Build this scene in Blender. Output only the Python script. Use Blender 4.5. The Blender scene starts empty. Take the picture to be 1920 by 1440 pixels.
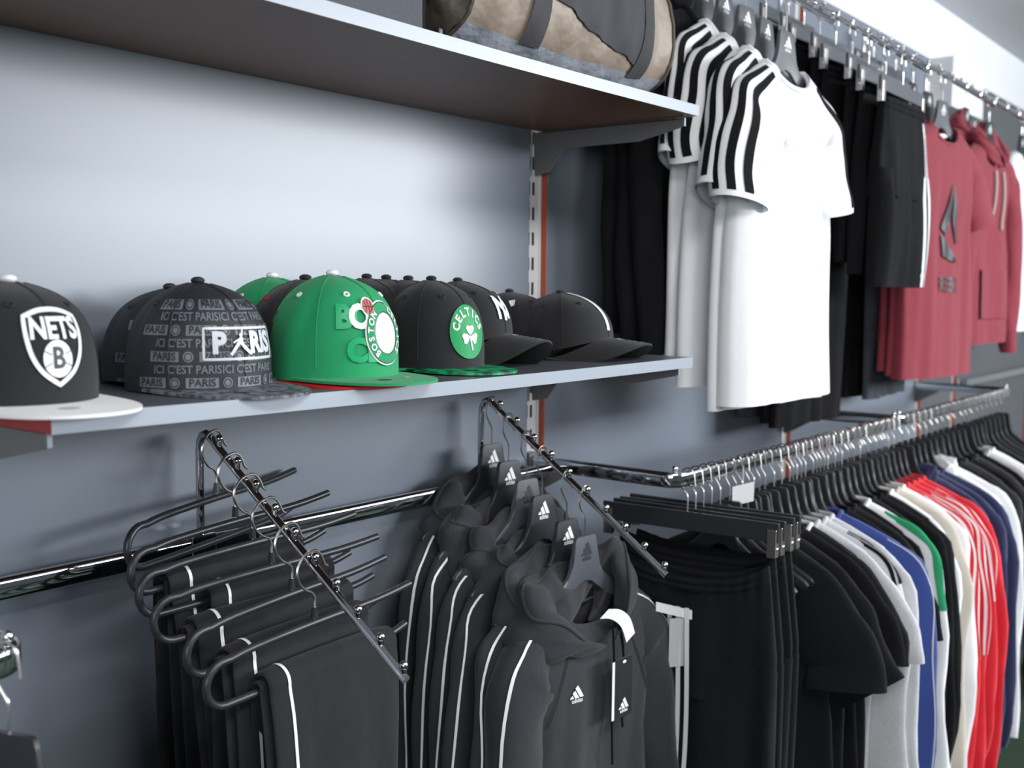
import bpy, bmesh, math, random
from mathutils import Vector, Matrix
from math import sin, cos, pi, radians, sqrt, exp

# ------------------------------------------------------------------ camera, world, lights, exposure
S = bpy.context.scene
C = S.collection
H0 = 1.50            # height of the lower shelf above the floor; all z below are measured from it
CAMP = Vector((-1.7835, -1.3254, 0.1427))
YAW, PITCH, ROLL, FPX = 0.908, 0.0883, 0.0097, 2031.16
fw = Vector((sin(YAW)*cos(PITCH), cos(YAW)*cos(PITCH), -sin(PITCH)))
rt0 = Vector((cos(YAW), -sin(YAW), 0)); up0 = rt0.cross(fw)
rt = rt0*cos(ROLL) + up0*sin(ROLL); up = up0*cos(ROLL) - rt0*sin(ROLL)
cd = bpy.data.cameras.new('camera'); camo = bpy.data.objects.new('camera', cd); C.objects.link(camo)
camo.matrix_world = Matrix(((rt.x, up.x, -fw.x, CAMP.x), (rt.y, up.y, -fw.y, CAMP.y), (rt.z, up.z, -fw.z, CAMP.z + H0), (0, 0, 0, 1)))
cd.sensor_width = 36.0; cd.lens = FPX/1920*36.0; cd.clip_start = 0.02
cd.dof.use_dof = True; cd.dof.focus_distance = 1.55; cd.dof.aperture_fstop = 4.5
S.camera = camo

wd = bpy.data.worlds.new('world'); S.world = wd; wd.use_nodes = True
bg = wd.node_tree.nodes['Background']; bg.inputs[0].default_value = (0.80, 0.88, 1.0, 1); bg.inputs[1].default_value = 0.10

def area(name, loc, target, sx, sy, power, col):
    l = bpy.data.lights.new(name, 'AREA'); l.shape = 'RECTANGLE'; l.size = sx; l.size_y = sy; l.energy = power; l.color = col
    o = bpy.data.objects.new(name, l); C.objects.link(o)
    o.location = Vector(loc) + Vector((0, 0, H0))
    o.rotation_euler = (Vector(target) - Vector(loc)).to_track_quat('-Z', 'Y').to_euler()
    return o
area('shop_window_daylight', (2.9, -4.4, 0.80), (0.3, -0.2, 0.25), 3.6, 0.86, 265, (0.92, 0.96, 1.0))
area('side_window_daylight', (-4.6, -3.2, 0.5), (-0.8, -0.3, 0.1), 2.0, 1.3, 70, (0.95, 0.98, 1.0))
area('ceiling_light', (-1.0, -1.9, 1.24), (-1.0, -1.9, 0.0), 1.6, 0.5, 40, (1.0, 0.98, 0.96))
area('ceiling_light', (1.6, -1.9, 1.24), (1.6, -1.9, 0.0), 1.6, 0.5, 24, (1.0, 0.97, 0.94))

vs = S.view_settings; vs.view_transform = 'Standard'; vs.look = 'None'; vs.exposure = 0.0; vs.gamma = 1.0; vs.use_curve_mapping = False

# ------------------------------------------------------------------ materials
def lin(c):
    return tuple((x/255/12.92 if x/255 <= .04045 else ((x/255+.055)/1.055)**2.4) for x in c)
MATS = {}
def mat(name, rgb, rough=.6, metal=0., bump=0., bscale=600., var=0., vscale=8., sheen=0., spec=.5, wrinkle=0., wscale=9., coat=0., con=0., stretch=None, trans=0.):
    if name in MATS: return MATS[name]
    m = bpy.data.materials.new(name); m.use_nodes = True
    nt = m.node_tree; b = nt.nodes['Principled BSDF']
    col = lin(rgb)
    b.inputs['Base Color'].default_value = (*col, 1); b.inputs['Roughness'].default_value = rough; b.inputs['Metallic'].default_value = metal
    b.inputs['Specular IOR Level'].default_value = spec
    if sheen: b.inputs['Sheen Weight'].default_value = sheen; b.inputs['Sheen Roughness'].default_value = .5
    if coat: b.inputs['Coat Weight'].default_value = coat; b.inputs['Coat Roughness'].default_value = .1
    if trans: b.inputs['Transmission Weight'].default_value = trans
    tc = nt.nodes.new('ShaderNodeTexCoord'); src = tc.outputs['Object']
    if stretch:
        mp = nt.nodes.new('ShaderNodeMapping'); mp.inputs['Scale'].default_value = stretch; nt.links.new(src, mp.inputs['Vector']); src = mp.outputs['Vector']
    if var:
        n = nt.nodes.new('ShaderNodeTexNoise'); n.inputs['Scale'].default_value = vscale; n.inputs['Detail'].default_value = 5
        nt.links.new(src, n.inputs['Vector'])
        mx = nt.nodes.new('ShaderNodeMix'); mx.data_type = 'RGBA'
        mx.inputs[6].default_value = (*[x*(1-var) for x in col], 1); mx.inputs[7].default_value = (*[min(1, x*(1+var)) for x in col], 1)
        fac = n.outputs['Fac']
        if con:
            mr = nt.nodes.new('ShaderNodeMapRange'); mr.inputs[1].default_value = .5-con; mr.inputs[2].default_value = .5+con; nt.links.new(fac, mr.inputs[0]); fac = mr.outputs[0]
        nt.links.new(fac, mx.inputs[0]); nt.links.new(mx.outputs[2], b.inputs['Base Color'])
    last = None
    for amt, sc, dist in ((wrinkle, wscale, .02), (bump, bscale, .0006)):
        if not amt: continue
        n = nt.nodes.new('ShaderNodeTexNoise'); n.inputs['Scale'].default_value = sc; n.inputs['Detail'].default_value = 3
        nt.links.new(src, n.inputs['Vector'])
        bp = nt.nodes.new('ShaderNodeBump'); bp.inputs['Strength'].default_value = amt; bp.inputs['Distance'].default_value = dist
        nt.links.new(n.outputs['Fac'], bp.inputs['Height'])
        if last: nt.links.new(last, bp.inputs['Normal'])
        last = bp.outputs['Normal']
    if last: nt.links.new(last, b.inputs['Normal'])
    MATS[name] = m; return m

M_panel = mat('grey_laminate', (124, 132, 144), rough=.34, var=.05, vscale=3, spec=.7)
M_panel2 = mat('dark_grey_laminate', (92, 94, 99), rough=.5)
M_white = mat('white_paint', (232, 234, 237), rough=.75, bump=.3, bscale=180)
M_ceil = mat('grey_ceiling', (205, 206, 210), rough=.85)
M_floor = mat('green_carpet', (30, 52, 34), rough=.95, bump=1, bscale=400, var=.35, vscale=120)
M_red = mat('red_wood_edge', (170, 62, 64), rough=.5, var=.25, vscale=40, stretch=(1, 1, 14))
M_orange = mat('orange_edge', (176, 84, 58), rough=.5, var=.2, vscale=40)
M_upright = mat('cream_metal', (222, 222, 222), rough=.35, spec=.5)
M_slot = mat('slot_dark', (45, 46, 50), rough=.8)
M_bracket = mat('bracket_grey', (120, 118, 120), rough=.42, spec=.5)
M_shtop = mat('shelf_top_grey', (82, 85, 92), rough=.34, bump=.25, bscale=900)
M_shedge = mat('shelf_edge_light', (160, 168, 180), rough=.3, spec=.7)
M_shbot = mat('shelf_brown', (140, 92, 70), rough=.34, var=.18, vscale=7, stretch=(1, 9, 9))
M_chrome = mat('chrome', (214, 216, 220), rough=.07, metal=1.)
M_steel = mat('steel_wire', (222, 218, 214), rough=.26, metal=1.)
M_hang = mat('hanger_black', (44, 46, 51), rough=.36, spec=.5)
M_hangg = mat('hanger_grey', (78, 82, 90), rough=.42, spec=.5)
M_logo = mat('print_white', (236, 238, 240), rough=.55)
M_logod = mat('print_dark', (40, 41, 45), rough=.5)
M_blackcap = mat('cap_black_twill', (22, 22, 26), rough=.85, bump=.9, bscale=1100, sheen=.15, var=.15, vscale=300)
M_darkcap = mat('cap_charcoal', (38, 40, 46), rough=.6, bump=.6, bscale=700, var=.3, vscale=120)
M_green = mat('cap_green_twill', (8, 150, 92), rough=.75, bump=.8, bscale=1100, sheen=.12, var=.06, vscale=200)
M_whitecap = mat('cap_white', (240, 240, 242), rough=.75, bump=.6, bscale=1100)
M_redcap = mat('cap_red', (196, 22, 36), rough=.7, bump=.6, bscale=1100)
M_navyblk = mat('fleece_charcoal', (38, 39, 45), rough=.88, bump=.7, bscale=900, sheen=.14, wrinkle=.35, wscale=11)
M_trous = mat('trouser_black', (21, 22, 27), rough=.88, bump=.6, bscale=900, sheen=.08, wrinkle=.4, wscale=10)
M_blackcl = mat('jersey_black', (18, 18, 21), rough=.9, bump=.5, bscale=900, sheen=.02, spec=.15, wrinkle=.35, wscale=12)
M_blackcl2 = mat('jersey_soft_black', (24, 25, 28), rough=.9, bump=.5, bscale=900, sheen=.04, spec=.2, wrinkle=.35, wscale=10)
M_whitecl = mat('jersey_white', (238, 239, 242), rough=.85, bump=.4, bscale=900, wrinkle=.25, wscale=9)
M_greycl = mat('heather_grey', (196, 197, 202), rough=.9, bump=.5, bscale=700, var=.22, vscale=260, wrinkle=.25)
M_bluecl = mat('royal_blue', (42, 66, 138), rough=.75, bump=.4, sheen=.2, wrinkle=.3)
M_navycl = mat('navy_jersey', (36, 44, 84), rough=.85, bump=.4, sheen=.25, wrinkle=.3)
M_redcl = mat('red_jersey', (214, 24, 44), rough=.8, bump=.4, sheen=.2, wrinkle=.3)
M_beige = mat('beige_knit', (196, 188, 176), rough=.9, bump=.6, bscale=500, wrinkle=.3)
M_mint = mat('green_trim', (26, 146, 96), rough=.8)
M_maroon = mat('maroon_jersey', (134, 44, 58), rough=.88, bump=.5, bscale=800, sheen=.12, wrinkle=.35, wscale=9)
M_maroon2 = mat('dark_maroon_lining', (92, 28, 38), rough=.9)
M_jean = mat('grey_denim', (62, 66, 74), rough=.9, var=.3, vscale=30, bump=.8, bscale=700, wrinkle=.4)
M_taupe = mat('taupe_nylon', (150, 136, 122), rough=.5, bump=.5, bscale=900, wrinkle=.55, wscale=14)
M_taupe_d = mat('taupe_shade_and_piping', (86, 78, 70), rough=.45, bump=.5, bscale=900, wrinkle=.9, wscale=13)  # darker taupe: shade painted into the bag's left end, and the piping colour
M_silver = mat('silver_coated', (150, 156, 166), rough=.36, wrinkle=.35, wscale=30)
M_web = mat('charcoal_webbing', (62, 62, 66), rough=.8, bump=1, bscale=700)
M_meshp = mat('charcoal_mesh', (66, 67, 72), rough=.8, bump=1, bscale=1500)
M_box = mat('grey_felt_box', (84, 87, 94), rough=.9, bump=1, bscale=500, var=.2, vscale=200)
M_card = mat('white_card', (240, 241, 243), rough=.6)
M_cardg = mat('grey_card', (196, 198, 202), rough=.6)
M_tag = mat('black_card', (34, 34, 37), rough=.45)

# ------------------------------------------------------------------ mesh helpers
class MB:
    def __init__(s): s.v = []; s.f = []; s.m = []
    def add(s, vs_, fs_, mi=0):
        o = len(s.v); s.v += [tuple(p) for p in vs_]; s.f += [tuple(i+o for i in f) for f in fs_]; s.m += [mi]*len(fs_); return s
    def box(s, x0, x1, y0, y1, z0, z1, mi=0):
        return s.add([(x, y, z) for z in (z0, z1) for y in (y0, y1) for x in (x0, x1)],
                     [(0, 2, 3, 1), (4, 5, 7, 6), (0, 1, 5, 4), (2, 6, 7, 3), (0, 4, 6, 2), (1, 3, 7, 5)], mi)
    def grid(s, fn, nu, nv, cu=False, cv=False, mi=0, flip=False):
        # fn(u,v) with u,v in 0..1
        U = nu if cu else nu+1; V = nv if cv else nv+1
        vs_ = [fn(i/nu, j/nv) for j in range(V) for i in range(U)]
        fs_ = []
        for j in range(nv):
            for i in range(nu):
                a = j*U+i; b = j*U+(i+1) % U; c = ((j+1) % V)*U+(i+1) % U; d = ((j+1) % V)*U+i
                fs_.append((a, b, c, d) if not flip else (d, c, b, a))
        return s.add(vs_, fs_, mi)
    def tube(s, path, r, seg=8, caps=True, closed=False, mi=0, flat=None):
        P = [Vector(p) for p in path]; n = len(P)
        rr = r if isinstance(r, (list, tuple)) else [r]*n
        T = []
        for i in range(n):
            if closed: d = P[(i+1) % n]-P[i-1]
            else: d = P[min(i+1, n-1)]-P[max(i-1, 0)]
            T.append(d.normalized() if d.length > 1e-9 else Vector((0, 0, 1)))
        ref = Vector((0, 0, 1)) if abs(T[0].z) < .9 else Vector((0, 1, 0))
        N = (ref - T[0]*ref.dot(T[0])).normalized(); vs_ = []
        for i in range(n):
            N = (N - T[i]*N.dot(T[i])).normalized(); B = T[i].cross(N)
            for k in range(seg):
                a = 2*pi*k/seg; vs_.append(P[i] + (N*cos(a)*(flat or 1) + B*sin(a))*rr[i])
        fs_ = []
        for i in range(n if closed else n-1):
            for k in range(seg):
                fs_.append((i*seg+k, i*seg+(k+1) % seg, ((i+1) % n)*seg+(k+1) % seg, ((i+1) % n)*seg+k))
        if caps and not closed:
            fs_.append(tuple(range(seg-1, -1, -1))); fs_.append(tuple((n-1)*seg+k for k in range(seg)))
        return s.add(vs_, fs_, mi)
    def sphere(s, c, r, nu=14, nv=9, mi=0, sz=1.):
        c = Vector(c)
        vs_ = [c+Vector((0, 0, -r*sz))]
        for j in range(1, nv):
            b = -pi/2+pi*j/nv
            for i in range(nu): vs_.append(c+Vector((r*cos(b)*cos(2*pi*i/nu), r*cos(b)*sin(2*pi*i/nu), r*sz*sin(b))))
        vs_.append(c+Vector((0, 0, r*sz))); fs_ = []
        for i in range(nu):
            k = (i+1) % nu
            fs_.append((0, 1+k, 1+i)); L = 1+(nv-2)*nu; fs_.append((len(vs_)-1, L+i, L+k))
            for j in range(nv-2):
                a = 1+j*nu; fs_.append((a+i, a+k, a+nu+k, a+nu+i))
        return s.add(vs_, fs_, mi)
    def prism(s, pts, f0, f1, mi=0):
        # pts 2D outline, f0/f1 map a 2D point to the two faces
        n = len(pts)
        s.add([f0(p) for p in pts]+[f1(p) for p in pts], [tuple(range(n)), tuple(range(2*n-1, n-1, -1))]+[(i, n+i, n+(i+1) % n, (i+1) % n) for i in range(n)], mi); return s
    def xf(s, fn): s.v = [tuple(fn(Vector(p))) for p in s.v]; return s
    def build(s, name, mats, parent=None, smooth=True, ang=38, bevel=0., loc=None):
        me = bpy.data.meshes.new(name); me.from_pydata(s.v, [], s.f)
        for m in (mats if isinstance(mats, (list, tuple)) else [mats]): me.materials.append(m)
        if any(s.m): me.polygons.foreach_set('material_index', s.m)
        bm = bmesh.new(); bm.from_mesh(me); bmesh.ops.recalc_face_normals(bm, faces=bm.faces) if s_recalc[0] else None; bm.to_mesh(me); bm.free()
        if smooth:
            me.polygons.foreach_set('use_smooth', [True]*len(me.polygons)); me.set_sharp_from_angle(angle=radians(ang))
        o = bpy.data.objects.new(name, me); C.objects.link(o)
        if parent is not None: o.parent = parent
        else: o.location = (0, 0, H0)
        if loc is not None: o.location = Vector(loc) + (Vector((0, 0, H0)) if parent is None else Vector())
        if bevel:
            b = o.modifiers.new('bevel', 'BEVEL'); b.width = bevel; b.segments = 2; b.limit_method = 'ANGLE'
        return o
s_recalc = [True]

def tag(o, label, cat, group=None):
    o['label'] = label; o['category'] = cat
    if group: o['group'] = group
    return o
def thing(name, loc, label, cat, rz=0., group=None, rx=0., ry=0.):
    o = bpy.data.objects.new(name, None); C.objects.link(o); o.empty_display_size = .05
    o.location = Vector(loc)+Vector((0, 0, H0)); o.rotation_euler = (rx, ry, rz)
    return tag(o, label, cat, group)
def struct(o): o['kind'] = 'structure'; return o
def dup(root, loc, label, rz=0., group=None, swap=None, scale=None, rx=0., ry=0.):
    r = root.copy(); C.objects.link(r); r.location = Vector(loc)+Vector((0, 0, H0)); r.rotation_euler = (rx, ry, rz)
    if scale: r.scale = scale
    r['label'] = label
    if group: r['group'] = group
    def rec(a, b):
        for ch in list(a.children):
            c = ch.copy(); C.objects.link(c); c.parent = b; rec(ch, c)
    rec(root, r)
    if swap:
        def sw(o):
            for c in o.children:
                for sl in c.material_slots:
                    if sl.material and sl.material.name in swap:
                        m = swap[sl.material.name]; sl.link = 'OBJECT'; sl.material = m
                sw(c)
        sw(r)
    return r
def arc(c, r, a0, a1, n, plane='xz'):
    out = []
    for i in range(n+1):
        a = a0+(a1-a0)*i/n; p = (cos(a)*r, sin(a)*r)
        out.append(Vector((c[0]+p[0], c[1], c[2]+p[1])) if plane == 'xz' else Vector((c[0], c[1]+p[0], c[2]+p[1])) if plane == 'yz' else Vector((c[0]+p[0], c[1]+p[1], c[2])))
    return out
def spl(pts, n):
    # Catmull-Rom through pts, n samples per span
    P = [Vector(p) for p in pts]; out = []
    for i in range(len(P)-1):
        p0 = P[max(i-1, 0)]; p1 = P[i]; p2 = P[i+1]; p3 = P[min(i+2, len(P)-1)]
        for k in range(n):
            t = k/n; out.append(.5*((2*p1)+(p2-p0)*t+(2*p0-5*p1+4*p2-p3)*t*t+(3*p1-p0-3*p2+p3)*t**3))
    out.append(P[-1]); return out
def interp(xs, ys, x):
    if x <= xs[0]: return ys[0]
    for i in range(len(xs)-1):
        if x <= xs[i+1]:
            t = (x-xs[i])/(xs[i+1]-xs[i]); return ys[i]+(ys[i+1]-ys[i])*t
    return ys[-1]
_tx = {}
def text2d(s, size=1., bold=.0, sub=0.):
    # outline of a word as flat 2D polygons, centred
    key = (s, bold)
    if key not in _tx:
        cu = bpy.data.curves.new('t', 'FONT'); cu.body = s; cu.align_x = 'CENTER'; cu.align_y = 'CENTER'; cu.offset = bold; cu.resolution_u = 3; cu.fill_mode = 'FRONT'
        ob = bpy.data.objects.new('t', cu); C.objects.link(ob)
        dg = bpy.context.evaluated_depsgraph_get(); me = ob.evaluated_get(dg).to_mesh()
        _tx[key] = ([(v.co.x, v.co.y) for v in me.vertices], [tuple(p.vertices) for p in me.polygons])
        ob.evaluated_get(dg).to_mesh_clear(); bpy.data.objects.remove(ob); bpy.data.curves.remove(cu)
    v, f = _tx[key]
    return [(x*size, y*size) for x, y in v], f
def put_text(mb, s, size, fn, bold=.0, dx=0., dy=0., sx=1., sub=None, mi=0, rot=0.):
    v, f = text2d(s, size, bold)
    bm = bmesh.new(); vv = [bm.verts.new((x, y, 0)) for x, y in v]
    for q in f:
        try: bm.faces.new([vv[i] for i in q])
        except ValueError: pass
    if sub:
        for _ in range(3):
            es = [e for e in bm.edges if e.calc_length() > sub]
            if not es: break
            bmesh.ops.subdivide_edges(bm, edges=es, cuts=1, use_grid_fill=True)
        bmesh.ops.triangulate(bm, faces=bm.faces)
    bm.verts.index_update(); c, s_ = cos(rot), sin(rot)
    pts = [((p.co.x*sx)*c-p.co.y*s_+dx, (p.co.x*sx)*s_+p.co.y*c+dy) for p in bm.verts]
    mb.add([fn(*p) for p in pts], [tuple(q.index for q in fc.verts) for fc in bm.faces], mi); bm.free(); return mb
def put_poly(mb, pts, fn, mi=0, n=6):
    # a filled 2D polygon (star-shaped about its centroid), subdivided in rings so that it follows a curved surface
    cx = sum(p[0] for p in pts)/len(pts); cy = sum(p[1] for p in pts)/len(pts); k = len(pts)
    vs_ = [fn(cx, cy)]; fs_ = []
    for j in range(1, n+1):
        for p in pts: vs_.append(fn(cx+(p[0]-cx)*j/n, cy+(p[1]-cy)*j/n))
    for i in range(k):
        a = (i+1) % k; fs_.append((0, 1+i, 1+a))
        for j in range(n-1): fs_.append((1+j*k+i, 1+(j+1)*k+i, 1+(j+1)*k+a, 1+j*k+a))
    return mb.add(vs_, fs_, mi)
def put_band(mb, pts, w, fn, closed=True, mi=0):
    # a line of width w along a 2D path
    n = len(pts); L = []; Rr = []
    for i in range(n):
        a = pts[i-1] if (closed or i > 0) else pts[i]; b = pts[(i+1) % n] if (closed or i < n-1) else pts[i]
        d = (b[0]-a[0], b[1]-a[1]); l = sqrt(d[0]**2+d[1]**2) or 1; nx, ny = -d[1]/l*w/2, d[0]/l*w/2
        L.append(fn(pts[i][0]+nx, pts[i][1]+ny)); Rr.append(fn(pts[i][0]-nx, pts[i][1]-ny))
    fs_ = [(i, (i+1) % n, n+(i+1) % n, n+i) for i in range(n if closed else n-1)]
    return mb.add(L+Rr, fs_, mi)
def dense(pts, step, closed=True):
    out = []; n = len(pts)
    for i in range(n if closed else n-1):
        a = pts[i]; b = pts[(i+1) % n]; l = sqrt((a[0]-b[0])**2+(a[1]-b[1])**2); k = max(1, int(l/step))
        out += [(a[0]+(b[0]-a[0])*j/k, a[1]+(b[1]-a[1])*j/k) for j in range(k)]
    if not closed: out.append(pts[-1])
    return out
def three_bars(mb, fn, w, mi=0, word=True):
    # three slanted bars of growing length over a small word, w wide
    for b0, b1, l in ((-.50, -.23, .24), (-.15, .13, .56), (.21, .50, .88)):
        d = (-.46, .80)
        q = [(b0, 0), (b1, 0), (b1+d[0]*l, d[1]*l), (b0+d[0]*(l-.17), d[1]*(l-.17))]
        put_poly(mb, dense([(a*w, c*w) for a, c in q], w*.2), fn, mi, 2)
    if word: put_text(mb, 'adidas', w*.34, fn, .02, 0, -.15*w, .95, None, mi)
    return mb

# ------------------------------------------------------------------ the room
ZF = -H0; ZC = 1.275
struct(MB().box(-4, 7, -6, .25, ZF-.1, ZF).build('floor', M_floor, smooth=False))
struct(MB().box(-4, 7, -6, .25, ZC, ZC+.1).build('ceiling', M_ceil, smooth=False))
wall = struct(MB().box(-4, 7, .06, .25, ZF, ZC).build('wall_back', M_white, smooth=False))
struct(MB().box(6.9, 7, -6, .06, ZF, ZC).build('wall_right', M_white, smooth=False))
# laminate panels in bays between the uprights: front face at y = 0, 18 mm thick, raw red/orange left edge
BAYS = [(-2.50, -1.25), (-1.25, 0.), (0., 1.25), (1.25, 2.47), (2.47, 2.93), (2.93, 4.2), (4.2, 5.5)]
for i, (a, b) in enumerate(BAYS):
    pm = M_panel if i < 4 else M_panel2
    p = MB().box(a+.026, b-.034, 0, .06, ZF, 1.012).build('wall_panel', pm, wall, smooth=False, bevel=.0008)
    MB().box(a+.0235, a+.026, .0005, .058, ZF, 1.011).build('panel_edge_strip', M_orange, wall, smooth=False)
# slotted uprights standing in the gaps
for n, x in enumerate((-1.25, 0., 1.25, 2.47, 2.93)):
    u = thing('slotted_upright', (x, 0, 0), ['cream slotted steel upright at the left end of the cap shelf', 'cream slotted upright with orange strip right of the caps', 'cream slotted upright behind the hems of the white shirts', 'cream slotted upright behind the maroon tops', 'cream slotted upright under the maroon hoodie at the right edge'][n], 'upright', group='slotted uprights on the wall')
    m = MB(); m.box(-.034, -.024, .010, .058, ZF, 1.0); m.box(-.024, .021, .016, .058, ZF, 1.0); m.box(.017, .0235, .012, .058, ZF, 1.0)
    m.build('channel', M_upright, u, smooth=False, bevel=.001)
    if n in (1, 2):
        mb = None
        for k in range(-9, 20):
            z = -.1110+k*.0506
            if n == 2 and not (-.45 < z < 0 or z > .8): continue
            q = MB().box(-.0185, -.0125, .0153, .0163, z-.0130, z+.0130).box(-.0045, .0025, .0153, .0163, z-.0130, z+.0130)
            q.build('slot', M_slot, u, smooth=False)
    for z in (-.9, .95): MB().sphere((-.006, .0155, z), .004, 8, 5).build('screw', M_steel, u)

# ------------------------------------------------------------------ shelves and brackets
L = 1.25; D = .357; T = .0188; ZU = .457
def shelf(name, z, label, sag, cat='shelf'):
    t = thing(name, (0, 0, z), label, cat)
    n = 24
    def sg(x): return -sag*sin(pi*min(1, max(0, (x+L)/L)))
    def sheet(zz, y0, y1): return lambda u, v: (-L+.002+(L-.003)*u, y0+(y1-y0)*v, zz+sg(-L+L*u))
    m = MB(); m.grid(sheet(T, -D+.002, -.002), n, 1, mi=0); m.grid(sheet(0, -D+.002, -.002), n, 1, mi=1)
    m.grid(lambda u, v: (-L+.002+(L-.003)*u, -.002, T*v+sg(-L+L*u)), n, 1, mi=1)
    m.build('board', [M_shtop, M_shbot], t, ang=30)
    m = MB()
    m.grid(lambda u, v: (-L+L*u, -D, T*v+sg(-L+L*u)), n, 1); m.grid(lambda u, v: (-L+L*u, -D+.002, T*v+sg(-L+L*u)), n, 1)
    m.grid(lambda u, v: (-L+L*u, -D+.002*v, T+sg(-L+L*u)), n, 1); m.grid(lambda u, v: (-L+L*u, -D+.002*v, sg(-L+L*u)), n, 1)
    m.build('front_edge', M_shedge, t, ang=30)
    MB().box(-L-.0005, -L+.002, -D+.0005, -.002, 0, T).build('end_edge', M_red, t, smooth=False, bevel=.0006)
    MB().box(-.001, .0005, -D+.0005, -.002, 0, T).build('end_edge', M_shedge, t, smooth=False)
    MB().box(-L, -.001, -D-.0003, -D+.0005, -.0012, .0008).xf(lambda p: Vector((p.x, p.y, p.z))).build('edge_glue_line', M_beige, t, smooth=False) if sag == 0 else None
    return t
shelf('wall_shelf', ZU, 'upper wall shelf with white front edge and brown underside', .003)
shelf('wall_shelf', 0., 'lower wall shelf with grey top carrying the row of caps', .003)
BR = [(-.3300, 0.), (-.3300, -.013), (-.322, -.0175), (-.2336, -.036), (-.066, -.036), (-.058, -.040), (-.028, -.080), (.010, -.087), (.014, -.005), (.014, 0)]
def bracket(x, z, label):
    b = thing('shelf_bracket', (x, 0, z-.0012), label, 'bracket', group='grey steel shelf brackets')
    m = MB().prism(BR, lambda p: (-.0015, p[0], p[1]), lambda p: (.0015, p[0], p[1])); m.build('side_plate', M_bracket, b, smooth=False, bevel=.0006)
    MB().box(-.0015, .012, -.325, -.01, -.0022, 0).build('top_flange', M_bracket, b, smooth=False)
    MB().box(-.0025, .0025, -.3318, -.3300, -.015, -.0005).build('end_cap', M_shedge, b, smooth=False)
bracket(-.004, ZU, 'grey steel bracket under the right end of the upper shelf')
bracket(-.004, 0., 'grey steel bracket under the right end of the cap shelf')
bracket(-1.238, 0., 'grey steel bracket under the red left end of the cap shelf')
bracket(-1.238, ZU, 'grey steel bracket under the left end of the upper shelf')

# ------------------------------------------------------------------ rails
def oval(h, w, n=10):
    # rounded flat bar section, h high, w wide
    r = w/2; out = []
    for k in range(n+1): a = pi*k/n; out.append((r*cos(a), h/2-r+r*sin(a)))
    for k in range(n+1): a = pi+pi*k/n; out.append((r*cos(a), -h/2+r+r*sin(a)))
    return out
def sweep_flat(m, path, h=.030, w=.014, closed=False):
    # rounded flat tube along a level path
    P = [Vector(p) for p in path]; sec = oval(h, w, 6); n = len(P); k = len(sec); vs_ = []
    for i in range(n):
        d = (P[min(i+1, n-1)]-P[max(i-1, 0)]).normalized(); s = Vector((d.y, -d.x, 0))
        for a, b in sec: vs_.append(P[i]+s*a+Vector((0, 0, b)))
    fs_ = [(i*k+j, i*k+(j+1) % k, (i+1)*k+(j+1) % k, (i+1)*k+j) for i in range(n-1) for j in range(k)]
    fs_ += [tuple(range(k)), tuple((n-1)*k+j for j in range(k-1, -1, -1))]
    return m.add(vs_, fs_)
AX = (.40, 1.02, 1.644, 2.27, 2.90); AZ = 1.02    # upper waterfall arms: places along the wall, height
def wall_rail(x0, x1, z, label):
    t = thing('wall_rail', ((x0+x1)/2, -.040, z), label, 'rail')
    hw = (x1-x0)/2; m = MB(); sweep_flat(m, [(-hw, 0, 0), (hw, 0, 0)]); m.build('bar', M_chrome, t)
    for s in (-1, 1): MB().box(s*(hw-.03)-.012, s*(hw-.03)+.012, .005, .045 if x0 > -1.3 or s > 0 else .045, -.012, .012).build('wall_fixing', M_chrome, t, smooth=False, bevel=.001)
wall_rail(-1.262, -.008, -.229, 'long flat chrome rail on the wall under the cap shelf')
wall_rail(.008, 1.24, AZ-.229, 'chrome wall rail behind the white shirts and shorts')
wall_rail(1.258, 2.46, AZ-.229, 'chrome wall rail behind the maroon tops')
wall_rail(2.95, 4.15, -.235, 'far chrome wall rail at the right edge')
def u_rail(x0, x1, label, yf=-.3375, z=-.214, arms=(True, True)):
    t = thing('hang_rail', ((x0+x1)/2, 0, z), label, 'clothes rail')
    hw = (x1-x0)/2; r = .03
    pth = [(-hw, -.005, 0), (-hw, yf+r, 0)] + [(-hw+r-r*cos(a), yf+r-r*sin(a), 0) for a in [pi/2*k/6 for k in range(1, 7)]]
    rev = [(-x, y, zz) for x, y, zz in pth[::-1]]
    m = MB(); sweep_flat(m, pth+rev); m.build('bar', M_chrome, t)
    for s in (-1, 1):
        MB().sphere((s*(hw-.012), yf+.010, .021), .0062, 12, 8).tube([(s*(hw-.012), yf+.010, .012), (s*(hw-.012), yf+.010, .02)], .0035, 8).build('knob', M_chrome, t)
        MB().box(s*hw-.014, s*hw+.014, -.004, .016, -.03, .02).build('wall_plate', M_bracket, t, smooth=False, bevel=.001)
        MB().prism([(0, -.012), (-.10, -.012), (-.012, -.062), (0, -.062)], lambda p: (s*hw-.002, p[0], p[1]), lambda p: (s*hw+.002, p[0], p[1])).build('support_web', M_bracket, t, smooth=False)
    return t
u_rail(-.0165, 1.222, 'chrome front rail holding trousers and coloured tops right of the hoodies')
u_rail(1.236, 2.42, 'farther chrome front rail holding navy, white and black tops')
u_rail(-2.5, -1.272, 'chrome rail corner cut off at the lower left edge')

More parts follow.
